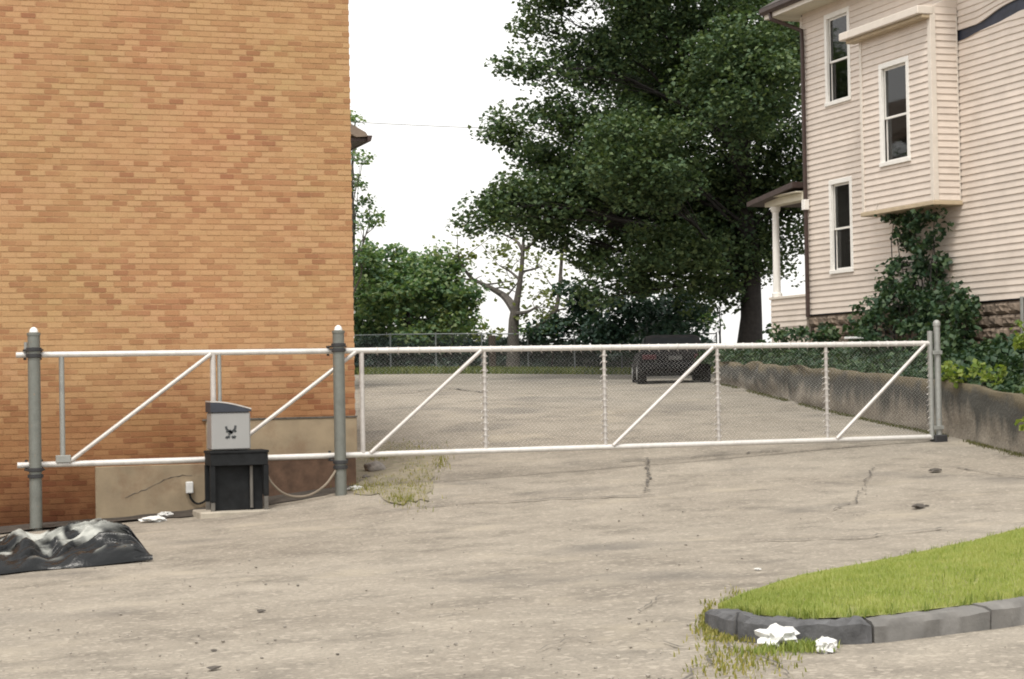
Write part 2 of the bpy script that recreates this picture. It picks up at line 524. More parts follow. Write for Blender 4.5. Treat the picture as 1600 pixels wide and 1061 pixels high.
BX1 = at(553.5, 520, Y=WALL_Y).x          # right corner of the brick wall
bld = thing('brick_building', 'tall tan brick building wall filling the left of the view', 'building')
ZB, ZT = -1.2, 9.5
MB().box(-9.0, BX1 - 0.006, WALL_Y + 0.0055, WALL_Y + 9.0, ZB, ZT).build('wall', 'mortar', bld)
MB().box(-9.05, BX1 + 0.04, WALL_Y - 0.04, WALL_Y + 9.05, ZT, ZT + 0.12).build('coping', 'coping', bld)
BL, BH, JT, JV = 0.203, 0.0813, 0.010, 0.019
pg_top_r = at(430, 655, Y=WALL_Y).z; pg_top_l = at(230, 727, Y=WALL_Y).z
pgx0 = at(149, 760, Y=WALL_Y).x; pgx1 = at(322, 690, Y=WALL_Y).x
bricks = []
row = 0; z = ZB
while z < ZT - 0.05:
    off = (0.5 if row % 2 else 0.0) * BL
    x = BX1 + off - BL
    first = True
    while x > -3.2:
        x0, x1 = x, min(x + BL, BX1 + JT)
        zc = z + BH / 2; xc = (x0 + x1) / 2
        hid = (xc > pgx1 and zc < pg_top_r) or (pgx0 < xc <= pgx1 and zc < pg_top_l)
        if x1 - x0 > 0.03 and not hid and z > gz(xc, WALL_Y) - 0.25: bricks.append((x0, x1 - JT, z))
        x -= BL
    z += BH; row += 1
def in_view(x, z):
    v = Vector((x, WALL_Y, z)) - CAM
    d = v.dot(_f); px = 800 + F_PX * v.dot(_r) / d; py = 530.5 - F_PX * v.dot(_u) / d
    return 2 < px < 560 and 0 < py < 815
vis = sorted([b for b in bricks if in_view((b[0] + b[1]) / 2, b[2]) and abs(b[1] - b[0] - (BL - JT)) < 1e-4],
             key=lambda b: (Vector(((b[0] + b[1]) / 2, WALL_Y, b[2])) - CAM).length)
single = set(vis[:300])
proto = MB().box(0, BL - JT, 0, 0.05, 0, BH - JV)
pm = bpy.data.meshes.new('brick'); pm.from_pydata(proto.v, [], proto.f); pm.materials.append(MAT['brick'])
mass = MB()
for b in bricks:
    dy = random.uniform(-0.0025, 0.0025)
    if b in single:
        share(pm, 'brick', bld, (b[0], WALL_Y + dy, b[2]))
    else:
        mass.box(b[0], b[1], WALL_Y + dy, WALL_Y + 0.05, b[2], b[2] + BH - JV)
mass.build('brickwork', 'brick_mass', bld, kind='stuff', fix=False)
# cement parging over the foundation, stepped, with a dark lip on top
zl = -1.2
p = MB().cbox(pgx1, BX1 + 0.012, WALL_Y - 0.028, WALL_Y + 0.05, at(430, 717, Y=WALL_Y).z, pg_top_r, 0.008)
p.build('foundation_parging', 'parging', bld)
MB().cbox(pgx0, pgx1 - 0.004, WALL_Y - 0.022, WALL_Y + 0.05, zl, pg_top_l, 0.008).build('foundation_parging', 'parging', bld)
MB().cbox(pgx1 + 0.002, BX1 - 0.01, WALL_Y - 0.008, WALL_Y + 0.05, zl, at(430, 717, Y=WALL_Y).z - 0.004, 0.008).build('foundation_base', 'dark_base', bld)
MB().box(pgx1 - 0.05, BX1 + 0.018, WALL_Y - 0.04, WALL_Y + 0.03, pg_top_r + 0.002, pg_top_r + 0.024).build('drip_strip', 'crack', bld)
# crack through the parging
mb = MB(); cpx = [(195, 778), (215, 770), (238, 760), (262, 748), (285, 742), (305, 745)]
pts = []
for a, b in zip(cpx[:-1], cpx[1:]):
    for k in range(4):
        q = at(a[0] + (b[0] - a[0]) * k / 4 + random.uniform(-1.5, 1.5), a[1] + (b[1] - a[1]) * k / 4 + random.uniform(-1.5, 1.5), Y=WALL_Y - 0.0235)
        pts.append(q)
mb.tube(pts, [0.002 + 0.005 * random.random() for _ in pts], 4).build('parging_crack', 'crack', bld)
# strip of dirt along the wall foot
def strip(name, pts, mat, dz=0.02, wob=0.02, parent=None):
    """flat irregular patch of ground: polygon of pixel points"""
    P = [ground_at(*q) for q in pts]
    c = sum(P, Vector()) / len(P)
    rings = [1.0, 0.75, 0.5, 0.25]
    vs = []; m = 0
    dense = []
    for a, b in zip(P, P[1:] + P[:1]):
        for k in range(5): dense.append(a.lerp(b, k / 5))
    m = len(dense)
    for r in rings:
        for q in dense:
            s = c.lerp(q, r * (1 + (random.uniform(-0.07, 0.07) if r == 1.0 else 0)))
            vs.append((s.x, s.y, gz(s.x, s.y) + (0.012 if r == 1.0 else dz + random.uniform(0, wob))))
    vs.append((c.x, c.y, gz(c.x, c.y) + dz + wob))
    fs = []
    for i in range(len(rings) - 1):
        for j in range(m):
            fs.append((i * m + j, i * m + (j + 1) % m, (i + 1) * m + (j + 1) % m, (i + 1) * m + j))
    for j in range(m): fs.append(((len(rings) - 1) * m + j, (len(rings) - 1) * m + (j + 1) % m, len(vs) - 1))
    return MB().add(vs, fs).build(name, mat, parent, smooth=True)
simple('dirt', (0.225, 0.195, 0.14), 0.95, var=0.3, scale=7, bmp=0.5, dirt=((0.17, 0.165, 0.08), 4, 0.5, 0.6))
simple('wet_dirt', (0.055, 0.045, 0.036), 0.95, var=0.4, scale=8, bmp=0.5)
o = strip('dirt_strip', [(-20, 838), (60, 824), (150, 817), (250, 811), (330, 806), (420, 790), (520, 772), (556, 764), (548, 756), (430, 777), (330, 793), (150, 812), (-20, 822)], 'wet_dirt')
o['kind'] = 'structure'; o['label'] = 'dark damp dirt along the foot of the brick wall'
o = strip('dirt_patch', [(548, 770), (590, 774), (620, 788), (668, 782), (678, 745), (690, 712), (640, 690), (575, 690), (556, 715)], 'dirt', 0.014, 0.02)
o['kind'] = 'structure'; o['label'] = 'weedy dirt patch beside the middle gate post'

# ================================================================== SLIDING GATE
def galv(name, col, rough, metal):
    m, t, b = nt(name)
    p = geopos(t)
    n = noise_tex(t, p, 14, 5, 0.65)
    c = ramp(t, n, [(0.3, tuple(v * 0.84 for v in col)), (0.65, col)])
    n2 = noise_tex(t, p, 3, 3)
    c = mix(t, ramp(t, n2, [(0.56, 0.0), (0.72, 0.35)]), c, tuple(v * 0.5 for v in col))
    c = mix(t, ramp(t, noise_tex(t, p, 22, 3), [(0.66, 0.0), (0.74, 0.45)]), c, (0.30, 0.19, 0.115))
    t.links.new(c, b.inputs['Base Color'])
    b.inputs['Roughness'].default_value = rough; b.inputs['Metallic'].default_value = metal
    MAT[name] = m
galv('galv_rail', (0.70, 0.68, 0.65), 0.42, 0.25)
galv('galv_brace', (0.56, 0.53, 0.50), 0.45, 0.25)
galv('galv_post', (0.19, 0.198, 0.178), 0.55, 0.35)
galv('galv_light', (0.33, 0.335, 0.315), 0.5, 0.35)
galv('galv_wire', (0.78, 0.77, 0.74), 0.5, 0.3)
simple('black_iron', (0.035, 0.035, 0.037), 0.6, 0.2)
simple('white_cap', (0.72, 0.72, 0.70), 0.45)

gate = thing('sliding_gate', 'long galvanized sliding gate with chain link and diagonal braces', 'gate')
G = lambda px, py: at(px, py, Y=GATE_Y)
zt = (G(25, 555).z + G(530, 548.5).z + G(1000, 542).z + G(1450, 536.5).z) / 4
zb = (G(25, 728).z + G(530, 713).z + G(1000, 695).z + G(1450, 683).z) / 4
gx0, gx1 = G(26, 640).x, G(1456, 610).x
RR = 0.045
def hpipe(x0, x1, z, r, nm, mat, y=GATE_Y, n=14):
    pts = [(x0 + (x1 - x0) * k / 12, y, z) for k in range(13)]
    return MB().tube(pts, r, n).build(nm, mat, gate, smooth=True)
RR = 0.041
hpipe(gx0, gx1, zt, RR, 'top_rail', 'galv_rail')
hpipe(gx0, gx1, zb, RR, 'bottom_rail', 'galv_rail')
def vx(px): return G(px, 630).x
ups = []
for px, r, mt in [(97, 0.036, 'galv_light'), (333.5, 0.040, 'galv_brace'), (343.5, 0.028, 'galv_light'), (566, 0.036, 'galv_brace'), (758, 0.026, 'galv_brace'),
                  (945, 0.026, 'galv_brace'), (1122, 0.026, 'galv_brace'), (1292, 0.026, 'galv_brace')]:
    x = vx(px); ups.append((px, x))
    MB().tube([(x, GATE_Y, zb + RR * 0.6), (x, GATE_Y, (zb + zt) / 2), (x, GATE_Y, zt - RR * 0.6)], r, 12).build('upright', mt, gate, smooth=True)
xe = vx(1455)
MB().tube([(xe, GATE_Y - 0.006, zb - 0.03), (xe, GATE_Y - 0.006, (zb + zt) / 2), (xe, GATE_Y - 0.006, G(1455, 517).z)], 0.042, 12).build('upright', 'galv_light', gate, smooth=True)
for (a, b, c, d) in [((107), 718, 329, 557), (342, 714, 555, 557), (578, 706, 751, 553), (957, 694, 1113, 548), (1306, 684, 1444, 543)]:
    x0, x1 = G(a, b).x, G(c, d).x
    MB().tube([(x0, GATE_Y - 0.03, zb + RR * 0.5), ((x0 + x1) / 2, GATE_Y - 0.04, (zb + zt) / 2), (x1, GATE_Y - 0.03, zt - RR * 0.5)], 0.030, 12).build('brace', 'galv_brace', gate, smooth=True)
x = vx(42)
MB().tube([(x, GATE_Y, zt), (x, GATE_Y, zt + 0.17)], 0.03, 10).build('stub', 'galv_light', gate, smooth=True)
x = vx(97)
MB().cbox(x - 0.10, x + 0.10, GATE_Y - 0.075, GATE_Y - 0.055, zb + 0.02, zb + 0.12, 0.006).build('bracket', 'galv_light', gate)
# chain link: woven zig-zag wires
def chainlink(x0, x1, z0, z1, y, pitch, r, nm, parent, mat):
    mb = MB(); V = []; Fc = []
    n = int((x1 - x0) / pitch)
    h = pitch / 2
    nz = max(2, int((z1 - z0) / h))
    tri = np.array([[0, 1.0], [0.87, -0.5], [-0.87, -0.5]])
    for i in range(n + 1):
        xb = x0 + i * pitch
        k0 = len(V)
        for j in range(nz + 1):
            x = xb + (h if j % 2 else -h) * 1.02
            yy = y + (0.004 if j % 2 else -0.004)
            z = z0 + (z1 - z0) * j / nz
            if x > x1: x = x1
            if x < x0: x = x0
            for a, b in tri: V.append((x + a * r, yy + b * r, z))
        for j in range(nz):
            for q in range(3):
                q2 = (q + 1) % 3
                Fc.append((k0 + j * 3 + q, k0 + j * 3 + q2, k0 + (j + 1) * 3 + q2, k0 + (j + 1) * 3 + q))
    o = mesh_np(nm, V, Fc, mat, parent); o['kind'] = 'stuff'
    return o
chainlink(vx(566), xe, zb + 0.04, zt - 0.035, GATE_Y + 0.045, 0.062, 0.0015, 'chain_link_mesh', gate, 'galv_wire')
# ties and knuckles holding the mesh to rails and uprights
tie = MB()
tie.tube([(0.045 * math.cos(t), 0.045 * math.sin(t), 0.012 * math.sin(t * 2)) for t in [k * math.pi / 5 for k in range(11)]], 0.006, 4, False)
tie.tube([(-0.04, 0.01, 0), (-0.062, 0.015, -0.022)], 0.005, 4)
tm = bpy.data.meshes.new('tie_wire'); tm.from_pydata(tie.v, [], tie.f); tm.materials.append(MAT['galv_brace'])
for px, x in ups + [(1455, xe)]:
    if px < 700: continue
    k = 0; z = zb + 0.12
    while z < zt - 0.08:
        share(tm, 'tie_wire', gate, (x, GATE_Y + 0.005, z + random.uniform(-0.012, 0.012)), (random.uniform(-.2, .2), random.uniform(-.2, .2), random.uniform(-.5, .5)))
        z += 0.095
x = vx(590)
while x < xe - 0.1:
    share(tm, 'tie_wire', gate, (x, GATE_Y, zt - 0.004), (0, -math.pi / 2, random.uniform(-.3, .3)), (1.05, 1.05, 1.0))
    x += 0.155

def gate_post(px, py_top, py_base, r, lab, mat, y, cap='dome', rings=()):
    x = at(px, (py_top + py_base) / 2, Y=y).x
    zt_ = at(px, py_top, Y=y).z
    t = thing('gate_post', lab, 'post', group='gate posts')
    zg = gz(x, y) - 0.3
    MB().tube([(x, y, zg), (x, y, zt_ - r * 0.8)], r, 18).build('pipe', mat, t, smooth=True)
    if cap == 'dome':
        prof = [(r * 1.10, zt_ - r * 1.2), (r * 1.10, zt_ - r * 0.8), (r * 0.95, zt_ - r * 0.3), (r * 0.6, zt_ + r * 0.1), (r * 0.05, zt_ + r * 0.3)]
        MB().lathe(x, y, [(r * 1.1, zt_ - r * 1.25), (r * 1.1, zt_ - r * 0.85), (r * 0.72, zt_ - r * 0.75)], 18).build('cap_collar', mat, t, smooth=True)
        MB().lathe(x, y, [(r * 0.72 * math.cos(a), zt_ - r * 0.78 + r * 0.9 * math.sin(a)) for a in [k * math.pi / 2 / 6 * 0.97 for k in range(7)]], 18).build('cap', 'white_cap', t, smooth=True)
    else:
        MB().lathe(x, y, [(r * 1.15, zt_ - r * 1.2), (r * 1.15, zt_ - r * 0.5)] + [(r * 1.15 * math.cos(a), zt_ - r * 0.5 + r * 1.15 * math.sin(a)) for a in [k * math.pi / 2 / 6 * 0.97 for k in range(1, 7)]], 16).build('cap', 'galv_light', t, smooth=True)
    for pz in rings:
        z = at(px, pz, Y=y).z
        b = MB().lathe(x, y, [(r * 1.02, z - 0.026), (r * 1.26, z - 0.02), (r * 1.26, z + 0.02), (r * 1.02, z + 0.026)], 18).build('band', 'black_iron', t, smooth=True)
    return t, x
YP = GATE_Y - 0.17
for px, top, base, lab in [(54.5, 512, 826, 'thick grey gate post at far left behind the black plastic'),
                           (530.5, 509, 769, 'thick grey gate post at the corner of the brick wall')]:
    rings = [(546, 556, 734, 744), (539, 547, 722, 730)][px > 300]
    t, x = gate_post(px, top, base, 0.082, lab, 'galv_post', YP, 'dome', rings)
    for z in (zt, zb):            # guide rollers bracketed to the post
        s = 1 if z == zt else -1
        zz = z + s * 0.062
        MB().cbox(x - 0.13, x + 0.13, YP + 0.05, YP + 0.215, zz - 0.012, zz + 0.012, 0.004).build('roller_bracket', 'black_iron', t)
        MB().tube([(x - 0.1, GATE_Y + 0.05, zz - s * 0.13), (x - 0.1, GATE_Y + 0.05, zz)], 0.02, 10).build('roller', 'black_iron', t, smooth=True)
        MB().tube([(x + 0.1, GATE_Y + 0.05, zz - s * 0.13), (x + 0.1, GATE_Y + 0.05, zz)], 0.02, 10).build('roller', 'black_iron', t, smooth=True)
t, x = gate_post(1465.5, 503, 686, 0.052, 'slim steel gate post with ball cap by the retaining wall', 'galv_light', GATE_Y - 0.02, 'ball', ())
for py in (551, 668):
    z = at(1465, py, Y=GATE_Y).z
    MB().cbox(x - 0.12, x + 0.05, GATE_Y - 0.09, GATE_Y - 0.07, z - 0.03, z + 0.03, 0.004).build('latch', 'galv_light', t)
zg = gz(x, GATE_Y)
MB().cbox(x - 0.11, x + 0.11, GATE_Y - 0.10, GATE_Y + 0.08, zg - 0.1, zg + 0.10, 0.015).build('base_bracket', 'black_iron', t)

# ================================================================== GATE OPERATOR
simple('op_silver', (0.34, 0.34, 0.335), 0.40, 0.35, var=0.04, scale=3)
simple('op_cap', (0.028, 0.034, 0.048), 0.5, 0.0, var=0.2)
simple('op_black', (0.012, 0.013, 0.014), 0.7, 0.0, var=0.35, scale=8, spec=0.2, dirt=((0.05, 0.045, 0.035), 3, 0.62, 0.4))
simple('emblem', (0.045, 0.05, 0.052), 0.5, 0)
simple('steel_leg', (0.14, 0.13, 0.115), 0.6, 0.3)
simple('concrete', (0.36, 0.32, 0.26), 0.9, var=0.2, scale=5, bmp=0.3)
OY = 25.35
A = lambda px, py, y=OY: at(px, py, Y=y)
op = thing('gate_operator', 'silver gate motor cabinet with black cap on a black stand', 'gate operator')
cx0, cx1 = A(330.5, 670).x, A(391.5, 670).x
cz0, cz1 = A(360, 703).z, A(360, 644).z
MB().cbox(cx0, cx1, OY, OY + 0.38, cz0, cz1, 0.018).build('cabinet', 'op_silver', op)
capz = cz1 + 0.003
zl_, zr_ = A(331, 629).z, A(392, 640).z
poly = [(cx0 - 0.012, capz), (cx1 + 0.012, capz), (cx1 + 0.012, zr_)]
for k in range(1, 8):
    u = k / 8
    poly.append((cx1 + 0.012 + (cx0 - 0.012 - cx1 - 0.012) * u, zr_ + (zl_ - zr_) * math.sin(u * math.pi / 2)))
poly.append((cx0 - 0.012, zl_))
MB().prism(poly, OY - 0.015, OY + 0.395).build('cap', 'op_cap', op)
top = [(p[0], p[1] + 0.003) for p in poly[2:]]
top = top + [(p[0], p[1] + 0.018) for p in top[::-1]]
MB().prism(top, OY - 0.018, OY + 0.4).build('cap_trim', 'galv_brace', op)
# emblem on the cabinet front: dark crest of strokes
ex, ez = (cx0 + cx1) / 2, A(361, 675).z
u = A(362, 675).x - A(361, 675).x
def stroke(pts, w, nm='emblem'):
    mb = MB()
    for (a, b), (c, d) in zip(pts[:-1], pts[1:]):
        q0 = Vector((ex + a * u, 0, ez + b * u)); q1 = Vector((ex + c * u, 0, ez + d * u))
        n = Vector((-(q1 - q0).z, 0, (q1 - q0).x)).normalized() * w * u * 1.35
        vs = [q0 + n, q0 - n, q1 - n, q1 + n]
        mb.add([(v.x, OY - 0.004, v.z) for v in vs] + [(v.x, OY + 0.002, v.z) for v in vs], [(0, 1, 2, 3), (4, 7, 6, 5), (0, 4, 5, 1), (1, 5, 6, 2), (2, 6, 7, 3), (3, 7, 4, 0)])
    return mb.build(nm, 'emblem', op)
stroke([(-8, 9), (-7, 4), (-2, 1), (2, -2)], 1.3); stroke([(7, 10), (6, 4), (1, 0), (-4, -4)], 1.4)
stroke([(-8, 1), (-4, 0), (0, 3)], 1.0); stroke([(8, 2), (5, 0)], 1.2)
stroke([(-8, -10), (-6, -7), (-2, -8)], 1.5); stroke([(1, -9), (4, -7), (7, -9)], 1.6)
# black stand
sx0, sx1 = A(327, 703).x, A(419.5, 703).x
sy0, sy1 = OY - 0.04, OY + 0.46
stop = A(370, 704).z
MB().cbox(sx0, sx1, sy0, sy1, stop - 0.035, stop - 0.002, 0.006).build('stand_top', 'op_black', op)
MB().cbox(sx0 + 0.012, sx1 - 0.012, sy0 + 0.012, sy1 - 0.012, stop - 0.20, stop - 0.036, 0.005).build('skirt', 'op_black', op)
zgl, zgr = gz(sx0, OY), gz(sx1, OY)
MB().cbox(sx0 + 0.07, sx1 - 0.07, sy0 + 0.14, sy1 - 0.02, min(zgl, zgr) + 0.02, stop - 0.202, 0.005).build('back_panel', 'op_black', op)
for (x, y) in ((sx0 + 0.04, sy0 + 0.05), (sx1 - 0.04, sy0 + 0.05), (sx0 + 0.04, sy1 - 0.05), (sx1 - 0.04, sy1 - 0.05)):
    zg = gz(x, y)
    l = MB().cbox(x - 0.035, x + 0.035, y - 0.035, y + 0.035, zg + 0.19, stop - 0.201, 0.006).build('leg', 'op_black', op)
    MB().cbox(x - 0.028, x + 0.028, y - 0.028, y + 0.028, zg - 0.05, zg + 0.189, 0.005).build('foot', 'steel_leg', l)
xm = A(394, 740).x
MB().tube([(xm, sy0 + 0.10, gz(xm, OY) + 0.05), (xm, sy0 + 0.10, stop - 0.21)], 0.022, 8).build('conduit', 'steel_leg', op, smooth=True)
pad = MB().cbox(sx0 - 0.15, sx1 + 0.02, sy0 - 0.10, sy1 + 0.1, min(zgl, zgr) - 0.2, (zgl + zgr) / 2 + 0.035, 0.015).build('concrete_pad', 'concrete')
tag(pad, 'low concrete slab under the black gate motor stand', 'slab')
# hose from stand to the middle post
simple('hose', (0.19, 0.155, 0.115), 0.7)
hp = [A(417, 741, OY + 0.1), A(424, 754, OY + 0.1), A(440, 769, OY + 0.15), A(460, 776, OY + 0.2), A(485, 773, OY + 0.25), A(507, 759, OY + 0.35), A(521, 741, OY + 0.42), A(528, 728, OY + 0.5)]
def smooth_path(p, n=6):
    out = []
    for i in range(len(p) - 1):
        p0, p1, p2, p3 = p[max(i - 1, 0)], p[i], p[i + 1], p[min(i + 2, len(p) - 1)]
        for k in range(n):
            t = k / n
            out.append(0.5 * ((2 * p1) + (-p0 + p2) * t + (2 * p0 - 5 * p1 + 4 * p2 - p3) * t * t + (-p0 + 3 * p1 - 3 * p2 + p3) * t ** 3))
    return out + [p[-1]]
for q in hp: q.z = max(q.z, gz(q.x, q.y) + 0.03)
tag(MB().tube(smooth_path(hp), 0.017, 8).build('hose', 'hose', smooth=True), 'tan hose sagging between black stand and middle gate post', 'hose')
# junction box on the parging with its cable
jb = thing('junction_box', 'small white junction box on the parged wall with dark cable', 'junction box')
B_ = lambda px, py: at(px, py, Y=WALL_Y - 0.06)
c = B_(296, 762)
MB().cbox(c.x - 0.05, c.x + 0.05, WALL_Y - 0.10, WALL_Y - 0.022, c.z - 0.08, c.z + 0.085, 0.012).build('box', 'white_cap', jb)
MB().tube(smooth_path([Vector((c.x, WALL_Y - 0.06, c.z - 0.075)), B_(299, 780), B_(308, 787), B_(320, 783), B_(328, 770)]), 0.014, 8).build('cable', 'op_black', jb, smooth=True)

# ================================================================== BLACK PLASTIC SHEETING
def plastic():
    m, t, b = nt('black_plastic')
    g = geopos(t)
    mp = N(t, 'ShaderNodeMapping'); mp.inputs['Rotation'].default_value = (0, 0, R(-14)); mp.inputs['Scale'].default_value = (0.55, 1.6, 3.2); t.links.new(g, mp.inputs['Vector'])
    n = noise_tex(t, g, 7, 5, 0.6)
    sheen_noise = noise_tex(t, mp.outputs[0], 2.0, 5, 0.62)
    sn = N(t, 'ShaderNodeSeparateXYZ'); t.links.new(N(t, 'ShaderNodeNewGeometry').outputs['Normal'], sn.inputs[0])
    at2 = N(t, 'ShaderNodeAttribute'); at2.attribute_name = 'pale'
    k = math_n(t, 'MULTIPLY', at2.outputs['Fac'], ramp(t, sheen_noise, [(0.34, 0.15), (0.54, 1.0)]))
    c = mix(t, k, (0.010, 0.011, 0.012), (0.42, 0.425, 0.39))  # pale patches put sky reflections on the folds into the base colour
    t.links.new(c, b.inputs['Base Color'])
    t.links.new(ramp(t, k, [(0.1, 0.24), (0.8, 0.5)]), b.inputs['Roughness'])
    b.inputs['Specular IOR Level'].default_value = 0.28
    bump(t, b, n, 0.5, 0.03)
    MAT['black_plastic'] = m
plastic()
def project(p):
    v = Vector(p) - CAM; d = v.dot(_f)
    return 800 + F_PX * v.dot(_r) / d, 530.5 - F_PX * v.dot(_u) / d, d
def bag():
    fl, fr = ground_at(-150, 912), ground_at(240, 877)
    ax = (fr - fl); L = ax.length; ax.normalize()
    back = Vector((-ax.y, ax.x, 0)); back.z = 0; back.normalize()
    D = 1.9
    nu, nv = 280, 150; pale = []
    sil = [(-200, 862), (-60, 850), (0, 838), (22, 829), (40, 828), (52, 833), (90, 822), (140, 810), (165, 805), (178, 808), (200, 822), (215, 842), (230, 862), (240, 874)]
    sx_, sy_ = zip(*sil)
    V = []
    for j in range(nv):
        for i in range(nu):
            u, v = i / (nu - 1), j / (nv - 1)
            vw = 1.0 if u < 0.80 else 1.0 - 0.80 * ((u - 0.80) / 0.20) ** 1.2
            vr = 0.60
            def pos_(v_): return fl + ax * (u * L) + back * (v_ * D * vw + 0.06 * math.sin(u * 15) * (1 - v_))
            pr = pos_(vr); px, py, d = project((pr.x, pr.y, gz(pr.x, pr.y)))
            zt_ = at(px, float(np.interp(px, sx_, sy_)), D=d).z
            H = max(0.02, zt_ - gz(pr.x, pr.y))
            prof = ((0.26 + 0.22 * mnoise.noise(Vector((u * 9, 3, 0)))) * min(1, v / 0.07) ** 0.6 + 0.70 * (v / vr) ** 0.85) if v < vr else math.cos((v - vr) / (1 - vr) * math.pi / 2) ** 0.8
            w = Vector((u * 1.15 + 0.4 * v, v * 6.5 - u * 3.6 + 0.5 * math.sin(u * 5), 1.7))
            rid = abs(mnoise.noise(w * 1.0)) * 2
            rid2 = abs(mnoise.noise(w * 2.3 + Vector((4, 2, 0)))) * 2
            rid3 = abs(mnoise.noise(w * 5.1 + Vector((1, 7, 0)))) * 2
            e = min(1, 4 * v, 5 * (1 - v), 8 * (1 - u))
            z = H * prof - (0.36 * rid + 0.26 * rid2 + 0.14 * rid3) * min(H, 0.34) * e + 0.035 * e
            z = max(z, 0.015 + 0.03 * rid2 * (1 if v > 0 else 0))
            pos = pos_(v)
            dy = (mnoise.noise(w * 1.6 + Vector((0, 9, 0))) * 0.18 + mnoise.noise(w * 4 + Vector((0, 9, 0))) * 0.05) * e
            dx = mnoise.noise(w * 1.6 + Vector((9, 0, 0))) * 0.08 * e
            pos = pos + ax * dx + back * dy
            crease = 1 - abs(mnoise.noise(w * 9 + Vector((3, 3, 0)))) * 2
            z -= 0.018 * max(0, crease) * e
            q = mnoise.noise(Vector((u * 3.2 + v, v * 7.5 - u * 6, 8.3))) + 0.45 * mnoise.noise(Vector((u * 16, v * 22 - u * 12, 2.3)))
            pale.append(min(1, max(0, (q - 0.06) * 6)) * min(1, max(0, (v - 0.05) * 9)) * min(1, max(0.0, (0.93 - u) * 8)))  # mask for the painted sky sheen, fading at front edge and right tip
            V.append((pos.x, pos.y, gz(pos.x, pos.y) + 0.012 + (z if 0 < v < 1 else 0)))
    idx = np.arange(nu * nv).reshape(nv, nu)
    F = np.stack([idx[:-1, :-1], idx[:-1, 1:], idx[1:, 1:], idx[1:, :-1]], -1).reshape(-1, 4)
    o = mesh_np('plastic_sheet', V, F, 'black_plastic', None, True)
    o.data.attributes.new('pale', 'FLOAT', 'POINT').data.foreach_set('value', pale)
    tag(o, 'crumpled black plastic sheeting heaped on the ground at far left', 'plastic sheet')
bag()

# ================================================================== LITTER
def crumple_mat(name, col):
    simple(name, col, 0.75, var=0.06, scale=20)
crumple_mat('paper', (0.66, 0.66, 0.64))
def litter(name, px, py, w, h, lab, cat='litter', mat='paper', seed=1, flat=0.5, grp='white litter'):
    import bmesh
    p = ground_at(px, py)
    bm = bmesh.new(); bmesh.ops.create_icosphere(bm, subdivisions=3, radius=1)
    for v in bm.verts:
        d = v.co.copy()
        n = 1 - abs(mnoise.noise(d * 1.7 + Vector((seed, 0, 0)))) * 1.5
        n2 = mnoise.noise(d * 3.5 + Vector((0, seed, 0)))
        v.co = d * (0.50 + 0.60 * n + 0.42 * n2)
        v.co.x *= w / 2; v.co.y *= w / 2.2; v.co.z = (v.co.z + 0.6) * h / 2
    me = bpy.data.meshes.new(name); bm.to_mesh(me); bm.free()
    me.materials.append(MAT[mat])
    o = bpy.data.objects.new(name, me); o.location = (p.x, p.y, p.z + 0.01); link(o)
    return tag(o, lab, cat, grp)
litter('crumpled_paper', 1213, 1012, 0.26, 0.16, 'largest white crumpled paper lying against the dark kerb', seed=3)
litter('paper_scrap', 1290, 1020, 0.125, 0.10, 'small white paper scrap by the kerb, right of the larger one', seed=8)
litter('plastic_scrap', 240, 815, 0.34, 0.08, 'flat white plastic scrap at the wall foot beside black plastic', seed=5)
litter('plastic_scrap', 259, 809, 0.22, 0.09, 'white plastic scrap nearer the gate motor at the wall foot', seed=6)
litter('white_rag', 556, 766, 0.22, 0.07, 'thin white rag lying at the foot of the middle gate post', seed=9)
litter('pebble_scrap', 1184, 892, 0.06, 0.02, 'tiny pale scrap on the asphalt left of the lawn', seed=12)
for (px, py, sx, lab, sd) in [(586, 737, 0.17, 'rounded grey boulder on the dirt beside the middle post', 3), (572, 748, 0.06, 'small dark stone left of the grey boulder', 4), (1245, 907, 0.035, 'small pale stone at the back edge of the lawn', 5)]:
    p = ground_at(px, py)
    import bmesh
    bm = bmesh.new(); bmesh.ops.create_icosphere(bm, subdivisions=3, radius=1)
    for v in bm.verts:
        v.co *= 1 + 0.28 * mnoise.noise(v.co * 1.3 + Vector((sd, 0, 0))) + 0.06 * mnoise.noise(v.co * 5)
    me = bpy.data.meshes.new('boulder'); bm.to_mesh(me); bm.free(); me.materials.append(MAT['stone'])
    o = bpy.data.objects.new('boulder' if sx > 0.1 else 'stone', me); o.location = (p.x, p.y, p.z + sx * 0.35); o.scale = (sx, sx * 0.8, sx * 0.62); link(o)
    tag(o, lab, 'rock')
simple('rust', (0.075, 0.055, 0.042), 0.9, 0.1)
for px, py, h, lab in [(541.5, 756, 0.32, 'short rusty stake just right of the middle gate post'), (546, 752, 0.28, 'second short rusty stake by the brick corner')]:
    p = ground_at(px, py)
    tag(MB().cbox(p.x - 0.022, p.x + 0.022, p.y - 0.02, p.y + 0.02, p.z - 0.1, p.z + h, 0.006).build('stake', 'rust'), lab, 'stake')

